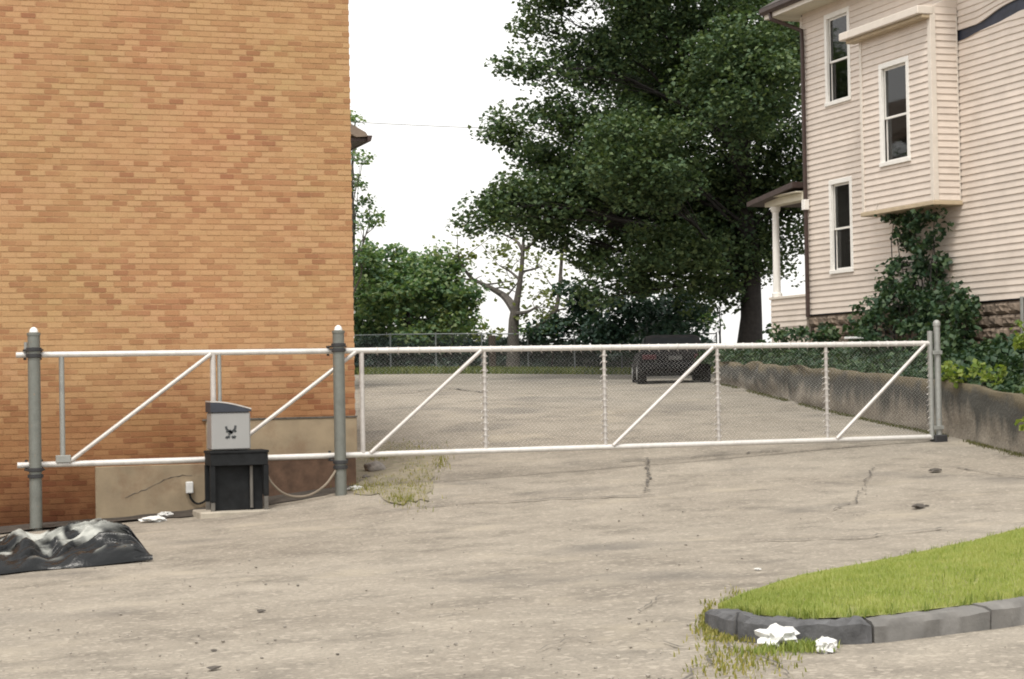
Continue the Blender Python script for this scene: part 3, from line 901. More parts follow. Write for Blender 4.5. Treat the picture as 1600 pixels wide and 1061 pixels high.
# ================================================================== LAWN STRIP AND KERB
simple('kerb_stone', (0.155, 0.148, 0.138), 0.9, var=0.25, scale=6, bmp=0.5, rand=0.1, dirt=((0.10, 0.10, 0.095), 3, 0.55, 0.6))
simple('kerb_dark', (0.085, 0.085, 0.088), 0.9, var=0.35, scale=9, bmp=0.6)
leafmat('weed_green', [(0.11, 0.155, 0.035), (0.18, 0.225, 0.055), (0.27, 0.29, 0.085)], 0.3)
leafmat('grass', [(0.18, 0.24, 0.06), (0.285, 0.33, 0.098), (0.42, 0.405, 0.175)], 0.35, nscale=3.0, nw=0.8)
simple('lawn_soil', (0.20, 0.21, 0.06), 0.95, var=0.3, scale=9)
kf = [ground_at(*q) for q in [(1102, 978), (1118, 991), (1150, 1000), (1200, 1006), (1260, 1009), (1365, 1006), (1450, 997), (1540, 985), (1600, 976), (1680, 964), (1780, 950)]]
KH, KW = 0.145, 0.17
def seg_lines(P):
    """normals pointing away from the camera side"""
    out = []
    for i, p in enumerate(P):
        d = (P[min(i + 1, len(P) - 1)] - P[max(i - 1, 0)]); d.z = 0; d.normalize()
        out.append(Vector((-d.y, d.x, 0)))
    return out
def poly_interp(P, n=10):
    return smooth_path(P, n)
kfd = poly_interp(kf, 10)
kn = seg_lines(kfd)
cuts = [0, 21, 50, 71, len(kfd) - 1]
kerb = thing('kerb', 'broken grey kerb edging the small lawn at lower right', 'kerb')
for ci in range(4):
    a, b = cuts[ci], cuts[ci + 1]
    ii = list(range(a, b + 1))
    prof = [(0.0, -0.15), (0.0, KH * 0.80), (0.035, KH), (KW - 0.02, KH + 0.005), (KW, KH - 0.02), (KW, -0.15)]
    mb = MB(); vs = []; dh = random.uniform(-0.012, 0.012); m = len(prof)
    for q, i in enumerate(ii):
        f = 0.0
        p = kfd[i].copy()
        if q == 0: p += (kfd[i + 1] - kfd[i]).normalized() * 0.008
        if q == len(ii) - 1: p -= (kfd[i] - kfd[i - 1]).normalized() * 0.008
        for (o_, h_) in prof:
            j = 0.045 if ci < 2 else 0.014
            nn = mnoise.noise(Vector((p.x * 6, p.y * 6, h_ * 12 + o_ * 9))) * j + mnoise.noise(Vector((p.x * 17, p.y * 17, h_ * 20))) * j * 0.5
            hh = h_ * (0.55 + 0.45 * min(1, i / 10)) if i < 10 else h_
            q3 = p + kn[i] * (o_ - nn)
            vs.append((q3.x, q3.y, p.z + hh + dh + nn * 0.8))
    fs = []
    for q in range(len(ii) - 1):
        for k in range(m):
            fs.append((q * m + k, q * m + (k + 1) % m, (q + 1) * m + (k + 1) % m, (q + 1) * m + k))
    fs.append(tuple(range(m))); fs.append(tuple((len(ii) - 1) * m + k for k in range(m))[::-1])
    mb.add(vs, fs)
    o = mb.build('kerb_stone', 'kerb_dark' if ci < 2 else 'kerb_stone', kerb, smooth=(ci >= 2))
    if ci < 2: o['label'] = 'dark crumbling kerb piece'
# lawn surface between kerb top and the driveway
back = [ground_at(*q) for q in [(1122, 952), (1150, 942), (1200, 926), (1260, 908), (1360, 886), (1450, 866), (1540, 845), (1600, 829), (1680, 806), (1780, 780)]]
fd = [kfd[i] + kn[i] * (KW - 0.005) for i in range(len(kfd))]
bd = poly_interp(back, 11)
NU, NVV = 90, 14
def sample(P, t):
    f = t * (len(P) - 1); i = min(int(f), len(P) - 2)
    return P[i].lerp(P[i + 1], f - i)
def lawn_pt(u, v):
    a, b = sample(fd, u), sample(bd, u)
    p = a.lerp(b, v)
    rise = KH * 0.92 * min(1, u / 0.12 * 0.7 + 0.3)
    z = gz(p.x, p.y) + rise * (1 - v) + 0.10 * math.sin(math.pi * v) * min(1, u * 3) + 0.012
    return Vector((p.x, p.y, z))
V = [lawn_pt(i / (NU - 1), j / (NVV - 1)) for j in range(NVV) for i in range(NU)]
idx = np.arange(NU * NVV).reshape(NVV, NU)
lawn = mesh_np('lawn', V, np.stack([idx[:-1, :-1], idx[:-1, 1:], idx[1:, 1:], idx[1:, :-1]], -1).reshape(-1, 4), 'lawn_soil', None, True)
lawn['kind'] = 'structure'; lawn['label'] = 'small bright lawn strip behind the kerb'
def blades(P, h, w, spread, name, mat, lab, cat='grass', lean=0.5):
    P = np.asarray(P); n = len(P)
    hh = h * RNG.uniform(0.5, 1.25, n); az = RNG.uniform(0, 2 * np.pi, n); ln = RNG.uniform(0, lean, n) * hh
    dx, dy = np.cos(az), np.sin(az)
    wx, wy = -dy * w * RNG.uniform(0.6, 1.2, n), dx * w * RNG.uniform(0.6, 1.2, n)
    a = P + np.stack([wx, wy, 0 * wx], -1); b = P - np.stack([wx, wy, 0 * wx], -1)
    mid = P + np.stack([dx * ln * 0.35, dy * ln * 0.35, hh * 0.6], -1)
    c = mid + np.stack([wx, wy, 0 * wx], -1) * 0.7; d = mid - np.stack([wx, wy, 0 * wx], -1) * 0.7
    e = P + np.stack([dx * ln, dy * ln, hh], -1)
    Vv = np.stack([a, b, c, d, e], 1).reshape(-1, 3)
    k = np.arange(n)[:, None] * 5
    Ff = np.concatenate([k + [0, 1, 3], k + [0, 3, 2], k + [2, 3, 4]], 0)
    o = mesh_np(name, Vv, Ff, mat); o['kind'] = 'stuff'; o['label'] = lab; o['category'] = cat
    return o
pts = []
for _ in range(85000):
    u = random.random(); v = random.random()
    if mnoise.noise(Vector((u * 60, v * 9, 1))) < -0.42 - 0.3 * u: continue
    p = lawn_pt(u, min(1.0, v * 1.01)); pts.append((p.x, p.y, p.z - 0.004))
blades(pts, 0.034, 0.0032, 0, 'lawn_grass', 'grass', 'short bright yellow green grass of the lawn strip')
leafmat('weed', [(0.10, 0.12, 0.025), (0.20, 0.20, 0.05), (0.33, 0.28, 0.10)], 0.3)
pts = []
for _ in range(3600):
    u = random.random(); v = random.choice((random.gauss(0.0, 0.02), random.gauss(1.0, 0.02), random.random()))
    if mnoise.noise(Vector((u * 45, v * 6, 4))) < 0.05: continue
    p = lawn_pt(u, max(0, min(1, v))); q = sample(bd, u) - sample(fd, u); q.z = 0; q.normalize()
    over = random.uniform(-0.02, 0.05)
    p -= q * over * (1 if v < 0.5 else -1)
    pts.append((p.x, p.y, p.z - 0.004))
blades(pts, 0.062, 0.004, 0, 'lawn_tufts', 'weed_green', 'longer ragged grass tufts along the lawn edges', 'grass', 0.9)
leafmat('moss', [(0.05, 0.055, 0.02), (0.08, 0.085, 0.03), (0.13, 0.12, 0.05)], 0.2)
def weeds(spec, name, mat, lab, h=0.035, lean=0.9):
    pts = []
    for (px, py, rx, ry, n) in spec:
        for _ in range(n):
            q = ground_at(px + random.gauss(0, rx), py + random.gauss(0, ry))
            pts.append((q.x, q.y, q.z + 0.01))
    return blades(pts, h, 0.006, 0, name, mat, lab, 'weeds', lean)
weeds([(1105, 978, 8, 7, 260), (1112, 990, 12, 4, 220), (1135, 1003, 22, 2, 160), (1108, 962, 5, 10, 160), (1150, 935, 8, 8, 60), (1165, 1035, 40, 14, 330), (1125, 1035, 30, 20, 160)], 'kerb_weeds', 'weed', 'yellowish weeds round the broken end of the kerb')
weeds([(1255, 1017, 22, 3, 420), (1195, 1024, 25, 3, 120)], 'green_weeds', 'weed_green', 'green weeds between the two white papers at the kerb', 0.05)
weeds([(600, 760, 30, 8, 260), (650, 755, 14, 20, 380), (690, 722, 8, 10, 160), (625, 782, 14, 6, 260), (570, 765, 14, 4, 180), (590, 716, 16, 4, 240), (640, 705, 25, 8, 160)], 'dirt_patch_weeds', 'weed', 'dry yellow weeds on the dirt beside the middle gate post', 0.06)

# ================================================================== RETAINING WALL AND GARDEN BED
def wallmat():
    m, t, b = nt('old_concrete')
    p = geopos(t)
    n = noise_tex(t, p, 1.6, 6, 0.65)
    c = ramp(t, n, [(0.3, (0.145, 0.126, 0.100)), (0.55, (0.225, 0.198, 0.160)), (0.75, (0.30, 0.265, 0.218))])
    c = mix(t, 1.0, c, ramp(t, noise_tex(t, p, 30, 4), [(0.3, 0.75), (0.7, 1.15)]), 'MULTIPLY')
    # soot and moss run down from the coping in ragged streaks
    a = N(t, 'ShaderNodeAttribute'); a.attribute_name = 'down'
    mp = N(t, 'ShaderNodeMapping'); mp.inputs['Scale'].default_value = (1, 1, 0.18); t.links.new(p, mp.inputs['Vector'])
    s = noise_tex(t, mp.outputs[0], 3.5, 5, 0.6)
    k = math_n(t, 'ADD', a.outputs['Fac'], math_n(t, 'MULTIPLY', math_n(t, 'SUBTRACT', s, 0.5), 1.1))
    c = mix(t, ramp(t, k, [(0.30, 0.90), (0.60, 0.0)]), c, (0.045, 0.046, 0.041))
    mo = noise_tex(t, p, 2.2, 4)
    k2 = math_n(t, 'ADD', a.outputs['Fac'], math_n(t, 'MULTIPLY', math_n(t, 'SUBTRACT', mo, 0.5), 0.5))
    c = mix(t, ramp(t, k2, [(0.02, 0.8), (0.16, 0.0)]), c, (0.13, 0.105, 0.062))
    t.links.new(c, b.inputs['Base Color']); b.inputs['Roughness'].default_value = 0.95
    bump(t, b, math_n(t, 'ADD', n, noise_tex(t, p, 18, 5)), 0.6, 0.03)
    MAT['old_concrete'] = m
wallmat()
def top_z(Y):
    ks = [(17, at(1780, 660, Y=21.2).z), (23.6, at(1600, 627, Y=23.6).z), (25.9, at(1470, 601, Y=25.9).z), (30.5, at(1290, 583, X=wall_x(30.5)).z), (34.8, at(1190, 573, X=wall_x(34.8)).z), (39, at(1125, 566, X=wall_x(39)).z), (42, at(1125, 566, X=wall_x(39)).z + 0.05)]
    ys_, zs_ = zip(*ks)
    return float(np.interp(Y, ys_, zs_))
def retaining():
    Ys = np.arange(17.5, 39.6, 0.16); V = []; down = []
    nh = 12
    for Y in Ys:
        X = wall_x(Y); zt_ = top_z(Y); zb_ = gz(X, Y) - 0.25
        rough = 0.045 + 0.08 * max(0, min(1, (Y - 31) / 3))
        for k in range(nh):
            f = k / (nh - 1); z = zb_ + (zt_ - zb_) * f
            n = mnoise.noise(Vector((0, Y * 1.4, z * 2.2))) * rough + mnoise.noise(Vector((3, Y * 5, z * 6))) * rough * 0.5
            V.append((X - n + 0.03 * f, Y, z + (mnoise.noise(Vector((7, Y * 1.1, 0))) * rough if k == nh - 1 else 0))); down.append((1 - f))
        n = mnoise.noise(Vector((7, Y * 1.1, 0))) * rough
        V.append((X + 0.06, Y, zt_ + 0.012 + n)); down.append(-0.1)
        V.append((X + 0.30, Y, zt_ + 0.012 + n)); down.append(-0.1)
        V.append((X + 0.30, Y, zb_)); down.append(1)
    m = nh + 3
    idx = np.arange(len(V)).reshape(-1, m)
    F = np.stack([idx[:-1, :-1], idx[:-1, 1:], idx[1:, 1:], idx[1:, :-1]], -1).reshape(-1, 4)
    o = mesh_np('retaining_wall', V, F, 'old_concrete', None, True)
    me = o.data
    at_ = me.attributes.new('down', 'FLOAT', 'POINT'); at_.data.foreach_set('value', down)
    e = MB()
    o['label'] = 'stained low concrete retaining wall running back from the right edge'; o['category'] = 'retaining wall'
    MB().add([V[i] for i in idx[-1]], [tuple(range(m))]).build('end_face', 'old_concrete', o, fix=False)
    return o
retaining()
HX = 19.0                                        # plane of the house's side wall
HYC = at(1257, 300, X=HX).y                      # far corner of the house
def bed_z(X, Y):
    x0 = wall_x(Y) + 0.28
    u = max(0.0, min(1.0, (X - x0) / max(0.3, HX - x0)))
    zh = 1.95 + 0.02 * (Y - 30)
    a = top_z(min(max(Y, 17), 42)) - 0.02
    return a + (zh - a) * (u * u * (3 - 2 * u)) * (1 if Y < 37 else max(0.3, 1 - (Y - 37) / 10)) + 0.05 * fbm(X, Y, 2)
V = []; Ys = np.arange(17.5, 60, 0.3); Us = np.linspace(0, 1, 16)
for Y in Ys:
    for u in Us:
        if Y < 39.5: x0, x1 = wall_x(Y) + 0.27, HX + 0.6 + (0 if Y < HYC else (Y - HYC) * 3)
        else: x0, x1 = wall_x(39.5) + 0.27 + (Y - 39.5) * 0.75, HX + 0.6 + (Y - HYC) * 3
        X = x0 + (x1 - x0) * u
        z = bed_z(X, min(Y, 39.5))
        if Y > 39.5:
            k = min(1, (Y - 39.5) / 4); k2 = max(0, 1 - u * 6) if Y > 39.5 else 0
            z = z * (1 - k) + (gz(min(X, 30), Y) + 0.25) * k
            z = z * (1 - k2) + (gz(min(X, 30), Y) - 0.05) * k2
        V.append((X, Y, z))
idx = np.arange(len(V)).reshape(-1, 16)
bed = mesh_np('garden_bed', V, np.stack([idx[:-1, :-1], idx[:-1, 1:], idx[1:, 1:], idx[1:, :-1]], -1).reshape(-1, 4), 'soil', None, True)
bed['kind'] = 'structure'; bed['label'] = 'raised soil bank between retaining wall and house'

# ================================================================== CLAPBOARD HOUSE
simple('siding', (0.65, 0.57, 0.50), 0.6, var=0.06, scale=2.5, rand=0.04, dirt=((0.53, 0.455, 0.385), 1.1, 0.55, 0.5))
simple('trim', (0.66, 0.60, 0.53), 0.55, var=0.05)
simple('trim_white', (0.80, 0.78, 0.74), 0.5, var=0.04)
simple('soffit', (0.62, 0.58, 0.47), 0.7, var=0.05)
simple('brown_metal', (0.055, 0.035, 0.03), 0.5, 0.1)
simple('roof', (0.075, 0.065, 0.06), 0.9, var=0.3, scale=8)
simple('block', (0.20, 0.155, 0.118), 0.92, var=0.3, scale=7, bmp=0.6, rand=0.22)
simple('block_joint', (0.11, 0.08, 0.06), 0.95)
simple('sheathing', (0.028, 0.034, 0.055), 0.6, var=0.3)
simple('curtain', (0.70, 0.66, 0.56), 0.9, var=0.15, scale=4)
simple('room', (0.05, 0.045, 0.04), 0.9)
def glassmat():
    m, t, b = nt('window_glass')
    b.inputs['Base Color'].default_value = (0.02, 0.025, 0.03, 1)
    b.inputs['Roughness'].default_value = 0.04
    b.inputs['IOR'].default_value = 1.5
    n = noise_tex(t, geopos(t), 1.2, 2)
    bump(t, b, n, 0.05, 0.02)
    tr = N(t, 'ShaderNodeBsdfTransparent'); tr.inputs['Color'].default_value = (0.88, 0.92, 0.92, 1)
    gl = N(t, 'ShaderNodeBsdfGlossy'); gl.inputs['Roughness'].default_value = 0.03
    fr = N(t, 'ShaderNodeFresnel'); fr.inputs['IOR'].default_value = 1.6
    ms = N(t, 'ShaderNodeMixShader')
    t.links.new(fr.outputs[0], ms.inputs[0]); t.links.new(tr.outputs[0], ms.inputs[1]); t.links.new(gl.outputs[0], ms.inputs[2])
    t.links.new(ms.outputs[0], t.nodes['Material Output'].inputs['Surface'])
    MAT['window_glass'] = m
glassmat()

house = thing('clapboard_house', 'two storey cream clapboard house with projecting bay at right', 'house')
SZ0 = at(1264, 501, X=HX).z * 0.5 + at(1590, 455, X=HX).z * 0.5       # lower edge of the siding
SZ1 = at(1243, 31, X=HX).z                                            # soffit
BXF = HX - 0.57                                                       # bay front plane
by0, by1 = at(1458, 200, X=BXF).y, at(1348, 200, X=BXF).y
bz0 = at(1440, 318, X=BXF).z + 0.02
bz1 = at(1385, 47, X=BXF).z
NEAR_Y = 20.0
EXPO = 0.122
# windows on the main wall: (outer px x0,x1, top y, bottom y at left edge)
def wrect(xa, xb, ya, yb, X):
    """outer trim rectangle from pixels of the left edge top/bottom"""
    yl = at(xa, (ya + yb) / 2, X=X).y; yr = at(xb, (ya + yb) / 2, X=X).y
    return yr, yl, at(xa, yb, X=X).z, at(xa, ya, X=X).z
W1 = wrect(1290.5, 1330, 24, 168, HX)
W3 = wrect(1298, 1334, 282, 429, HX)
W2 = wrect(1376, 1423, 101, 262, BXF)
holes = [W1, W3]
# wall core with real openings behind the windows (boxes between the holes)
def wall_core(X0, X1, y0, y1, z0, z1, hol, name, parent, mat):
    ysp = sorted({y0, y1, *[h[0] + .04 for h in hol], *[h[1] - .04 for h in hol]}); zsp = sorted({z0, z1, *[h[2] + .04 for h in hol], *[h[3] - .04 for h in hol]})
    mb = MB()
    for a, b in zip(ysp[:-1], ysp[1:]):
        for c, d in zip(zsp[:-1], zsp[1:]):
            ym, zm = (a + b) / 2, (c + d) / 2
            if any(h[0] < ym < h[1] and h[2] < zm < h[3] for h in hol): continue
            mb.box(X0, X1, a, b, c, d)
    return mb.build(name, mat, parent)
wall_core(HX + 0.012, HX + 0.16, NEAR_Y, HYC, SZ0 - 0.02, SZ1 + 0.05, holes, 'wall', house, 'sheathing')
MB().box(HX + 0.17, HX + 8, NEAR_Y + 0.01, NEAR_Y + 0.2, SZ0 - 0.02, SZ1 + 0.05).build('wall', 'siding', house)
MB().box(HX + 0.17, HX + 8, HYC - 0.2, HYC - 0.01, SZ0 - 0.02, SZ1 + 0.05).build('wall', 'siding', house)
MB().box(HX + 8, HX + 8.2, NEAR_Y, HYC, SZ0 - 0.02, SZ1 + 0.05).build('wall', 'siding', house)
MB().box(HX + 0.2, HX + 7.9, NEAR_Y + 0.25, HYC - 0.25, SZ0 - 0.1, SZ0).build('floor_deck', 'room', house)
def board(parent, y0, y1, z, X, zlim=None, axis='y', clip=None):
    """one lapped board; its face leans out towards the bottom edge. zlim(y) -> (lowest, highest) bends or tears it"""
    n = max(2, int((y1 - y0) / 0.12)) if zlim else 1
    vs = []
    fx = lambda f: X - 0.027 + 0.023 * f
    for k in range(n + 1):
        y = y0 + (y1 - y0) * k / n
        a, b = z, z + EXPO + 0.012
        if clip: a, b = max(a, clip[0]), min(b, clip[1])
        if zlim: a, b = zlim(y, a, b)
        f0, f1 = (0.0, 1.0) if zlim else ((a - z) / (EXPO + 0.012), (b - z) / (EXPO + 0.012))
        for (p, q) in [(X + 0.008, a), (fx(f0), a), (fx(f1), b), (X + 0.008, b)]: vs.append((p, y, q) if axis == 'y' else (y, p, q))
    m = 4; fs = [tuple(range(m)), tuple(n * m + i for i in range(m))[::-1]]
    for k in range(n):
        for i in range(m): fs.append((k * m + i, k * m + (i + 1) % m, (k + 1) * m + (i + 1) % m, (k + 1) * m + i))
    return MB().add(vs, fs).build('siding_board', 'siding', parent)
def run_boards(parent, y0, y1, z, X, hol, tear=None, axis='y'):
    """a course of siding cut round the openings in hol (y0, y1, z0, z1), with slivers above and below them"""
    segs = [(y0, y1)]
    for (a, b, c, d) in hol:
        if not (z < d - 0.015 and z + EXPO > c + 0.015): continue
        ns = []
        for s_ in segs:
            if b <= s_[0] or a >= s_[1]: ns.append(s_); continue
            if a > s_[0]: ns.append((s_[0], a))
            if b < s_[1]: ns.append((b, s_[1]))
            lo, hi = max(a, s_[0]) + 0.002, min(b, s_[1]) - 0.002
            if z < c - 0.01: board(parent, lo, hi, z, X, clip=(z, c + 0.01))
            if z + EXPO > d + 0.012: board(parent, lo, hi, z, X, clip=(d - 0.01, z + EXPO + 0.012))
        segs = ns
    for s_ in segs:
        if tear and s_[1] <= by0 + 0.01 and abs(z - tear_z) < 1.3: board(parent, s_[0], s_[1], z, X, zlim=tear)
        else: board(parent, s_[0], s_[1], z, X)
# torn siding near the upper right edge of the view
tear_z = at(1560, 30, X=HX).z
_g0, _g1 = at(1503, 62, X=HX), at(1600, 13, X=HX)                     # lower lip of the tear
_h0, _h1, _h2 = at(1508, 60, X=HX), at(1534, 33, X=HX), at(1592, -4, X=HX)   # upper lip
def tear(y, a, b):
    lo = float(np.interp(-y, [-_g0.y, -_g1.y], [_g0.z, _g1.z])) + 0.015 * math.sin(y * 5)
    hi = float(np.interp(-y, [-_h0.y, -_h1.y, -_h2.y], [_h0.z, _h1.z, _h2.z])) + 0.02 * math.sin(y * 4)
    hi = max(hi, lo)
    if (a + b) / 2 < tear_z:
        b2 = min(b, lo); a2 = min(a, lo - 0.002)
        w = 0.03 * math.exp(-abs(a - tear_z) / 0.3) * math.sin((_g0.y - y) * 2.2)
        return a2 - abs(w), max(b2 - abs(w), a2 - abs(w) + 0.002)
    k = math.exp(-max(0, a - hi) / 0.45)
    push = max(0.0, hi - tear_z) * 0.55 * k                            # boards above are shoved up and bunch together
    a2 = max(a + push, hi); b2 = max(b + max(0.0, hi - tear_z) * 0.55 * math.exp(-max(0, b - hi) / 0.45), a2 + 0.004)
    return a2, b2
z = SZ0
while z < SZ1 - 0.02:
    hol = list(holes)
    if bz0 - 0.02 < z < bz1 + 0.02: hol.append((by0 - 0.004, by1 + 0.004, z - 1, z + 1))
    run_boards(house, NEAR_Y + 0.02, HYC - 0.09, z, HX, hol, tear)
    z += EXPO
MB().cbox(HX - 0.03, HX + 0.05, HYC - 0.088, HYC + 0.004, SZ0 - 0.02, SZ1, 0.006).build('corner_board', 'trim', house)
# bay
bay = MB()
bay_o = wall_core(BXF + 0.012, BXF + 0.10, by0 + 0.02, by1 - 0.02, bz0, bz1, [W2], 'bay', house, 'room')
MB().box(BXF + 0.11, HX + 0.01, by0 + 0.02, by0 + 0.07, bz0, bz1).build('side_wall', 'room', bay_o)
MB().box(BXF + 0.11, HX + 0.01, by1 - 0.07, by1 - 0.02, bz0, bz1).build('side_wall', 'room', bay_o)
z = bz0 + 0.004; cw = 0.075
while z < bz1 + 0.10:
    if z < bz1 - 0.03: run_boards(bay_o, by0 + cw, by1 - cw * 0.8, z, BXF, [W2])
    board(bay_o, BXF + cw, HX - 0.03, z, by0, axis='x', clip=(z, bz1 + 0.15))
    MB().box(BXF + cw, HX - 0.02, by1 - 0.01, by1 + 0.012, z, min(z + EXPO - 0.006, bz1 - 0.01)).build('siding_board', 'siding', bay_o) if z < bz1 - 0.05 else None
    z += EXPO
MB().cbox(BXF - 0.038, BXF + cw, by0 - 0.038, by0 + cw, bz0 - 0.004, bz1, 0.006).build('corner_board', 'trim', bay_o)
MB().cbox(BXF - 0.038, BXF + cw, by1 - cw * 0.8, by1 + 0.03, bz0 - 0.004, bz1, 0.006).build('corner_board', 'trim', bay_o)
MB().box(BXF + 0.02, BXF + cw + 0.01, by0 - 0.02, by0 + 0.05, bz1 + 0.001, bz1 + 0.15).build('corner_board', 'trim', bay_o)
MB().cbox(HX - 0.055, HX - 0.034, by0 - 0.034, by0 - 0.004, bz0, bz1, 0.004).build('corner_board', 'trim', bay_o)
MB().prism([(BXF + 0.02, bz1 + 0.152), (HX + 0.01, bz1 + 0.152), (HX + 0.01, bz1 + 0.42)], by0 - 0.01, by1 + 0.20).build('bay_top', 'siding', bay_o)
simple('tan_trim', (0.46, 0.37, 0.25), 0.6, var=0.1)
MB().cbox(BXF - 0.06, HX + 0.0, by0 - 0.06, by1 + 0.06, bz0 - 0.085, bz0 - 0.006, 0.01).build('base_board', 'tan_trim', bay_o)
cy0, cy1 = by0 - 0.05, by1 + 0.34
MB().cbox(BXF - 0.30, BXF + 0.018, cy0, by1 + 0.02, bz1, bz1 + 0.15, 0.012).build('cornice', 'trim', bay_o)
MB().cbox(BXF - 0.30, HX - 0.036, by1 + 0.022, cy1, bz1, bz1 + 0.15, 0.012).build('cornice', 'trim', bay_o)
MB().cbox(BXF - 0.20, BXF - 0.001, cy0 + 0.02, cy1 - 0.10, bz1 - 0.07, bz1 - 0.003, 0.01).build('cornice_bed', 'tan_trim', bay_o)
MB().prism([(BXF - 0.27, bz1 + 0.152), (BXF + 0.018, bz1 + 0.152), (BXF + 0.018, bz1 + 0.20)], cy0 + 0.02, cy1 - 0.04).build('bay_roof', 'siding', bay_o)

def window(rect, X, lab=None, blind=None, meet=0.5):
    y0, y1, z0, z1 = rect
    tw = 0.10
    first = MB().cbox(X - 0.035, X + 0.03, y0, y1, z1 - tw, z1, 0.006).build('window', 'trim_white', house)   # head trim carries the rest
    MB().cbox(X - 0.055, X + 0.03, y0 - 0.01, y1 + 0.01, z0, z0 + tw * 0.8, 0.006).build('sill', 'trim_white', first)
    MB().cbox(X - 0.034, X + 0.03, y0, y0 + tw, z0 + tw * 0.8, z1 - tw, 0.006).build('casing', 'trim_white', first)
    MB().cbox(X - 0.034, X + 0.03, y1 - tw, y1, z0 + tw * 0.8, z1 - tw, 0.006).build('casing', 'trim_white', first)
    a, b, c, d = y0 + tw, y1 - tw, z0 + tw * 0.8, z1 - tw
    zm = c + (d - c) * meet
    sw = 0.035
    for (zz0, zz1, xo, nm) in ((zm - 0.02, d, 0.035, 'upper_sash'), (c, zm + 0.02, 0.062, 'lower_sash')):
        mb = MB()
        mb.box(X + xo, X + xo + 0.025, a, a + sw, zz0, zz1); mb.box(X + xo, X + xo + 0.025, b - sw, b, zz0, zz1)
        mb.box(X + xo, X + xo + 0.025, a + sw, b - sw, zz0, zz0 + 0.04); mb.box(X + xo, X + xo + 0.025, a + sw, b - sw, zz1 - 0.04, zz1)
        mb.build(nm, 'trim_white', first)
        MB().box(X + xo + 0.010, X + xo + 0.014, a + sw, b - sw, zz0 + 0.04, zz1 - 0.04).build('pane', 'window_glass', first)
    # dim room behind
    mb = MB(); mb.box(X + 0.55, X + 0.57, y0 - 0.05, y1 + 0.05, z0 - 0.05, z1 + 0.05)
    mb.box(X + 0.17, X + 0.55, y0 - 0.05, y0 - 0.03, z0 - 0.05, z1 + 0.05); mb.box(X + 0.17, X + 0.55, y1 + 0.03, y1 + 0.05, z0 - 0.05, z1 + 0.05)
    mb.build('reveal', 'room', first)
    if blind:
        f0, f1, g0, g1 = blind
        n = 14; vs = []
        for k in range(n + 1):
            y = a + (b - a) * (f0 + (f1 - f0) * k / n)
            x = X + 0.103 + 0.010 * math.sin(k * 1.7)
            vs += [(x, y, c + (d - c) * g0), (x, y, c + (d - c) * g1)]
        MB().add(vs, [(2 * k, 2 * k + 2, 2 * k + 3, 2 * k + 1) for k in range(n)]).build('curtain', 'curtain', first, smooth=True)
    if lab: first['label'] = lab
    return first
window(W1, HX, 'upper window partly behind the bay cornice', None, 0.48)
window(W2, BXF, 'window in the bay front with pale curtain', (0.0, 0.62, 0.02, 0.42), 0.47)
window(W3, HX, 'ground floor window with tan roller blind', (0.0, 0.95, 0.48, 1.0), 0.48)

# foundation of rock faced blocks, each its own piece
fnd = MB().box(HX + 0.06, HX + 0.3, NEAR_Y + 0.05, HYC - 0.04, SZ0 - 1.6, SZ0 - 0.021).build('foundation', 'block_joint', house)
import bmesh
def blockmesh(seed, L=0.40, H=0.205):
    rr = random.Random(seed)
    n, m = 7, 5
    vs = []
    for j in range(m):
        for i in range(n):
            e = min(i, n - 1 - i, 1) * min(j, m - 1 - j, 1)
            vs.append((-(0.0 if e == 0 else rr.uniform(0.035, 0.075)), L * i / (n - 1), H * j / (m - 1)))
    fs = [(j * n + i, j * n + i + 1, (j + 1) * n + i + 1, (j + 1) * n + i) for j in range(m - 1) for i in range(n - 1)]
    k = len(vs)
    ring = [i for i in range(n)] + [j * n + n - 1 for j in range(1, m)] + [(m - 1) * n + i for i in range(n - 2, -1, -1)] + [j * n for j in range(m - 2, 0, -1)]
    for r_ in ring: vs.append((0.06, vs[r_][1], vs[r_][2]))
    for a in range(len(ring)):
        b = (a + 1) % len(ring)
        fs.append((ring[a], ring[b], k + b, k + a))
    me = bpy.data.meshes.new('block'); me.from_pydata(vs, [], fs)
    bm = bmesh.new(); bm.from_mesh(me); bmesh.ops.recalc_face_normals(bm, faces=bm.faces); bm.to_mesh(me); bm.free()
    me.materials.append(MAT['block'])
    return me
bms = [blockmesh(s) for s in range(6)]
for r_ in range(6):
    y = HYC - 0.46 - (0.21 if r_ % 2 else 0); k = 0
    while y > NEAR_Y + 4.0:
        share(random.choice(bms), 'block', fnd, (HX + 0.03, y, SZ0 - 0.03 - 0.222 * (r_ + 1)))
        y -= 0.415
px_ = at(1597, 478, X=HX - 0.06)
MB().tube([(HX - 0.06, px_.y, SZ0 - 1.4), (HX - 0.06, px_.y, SZ0 + 0.02)], 0.035, 8).build('drain_pipe', 'galv_light', house, smooth=True)

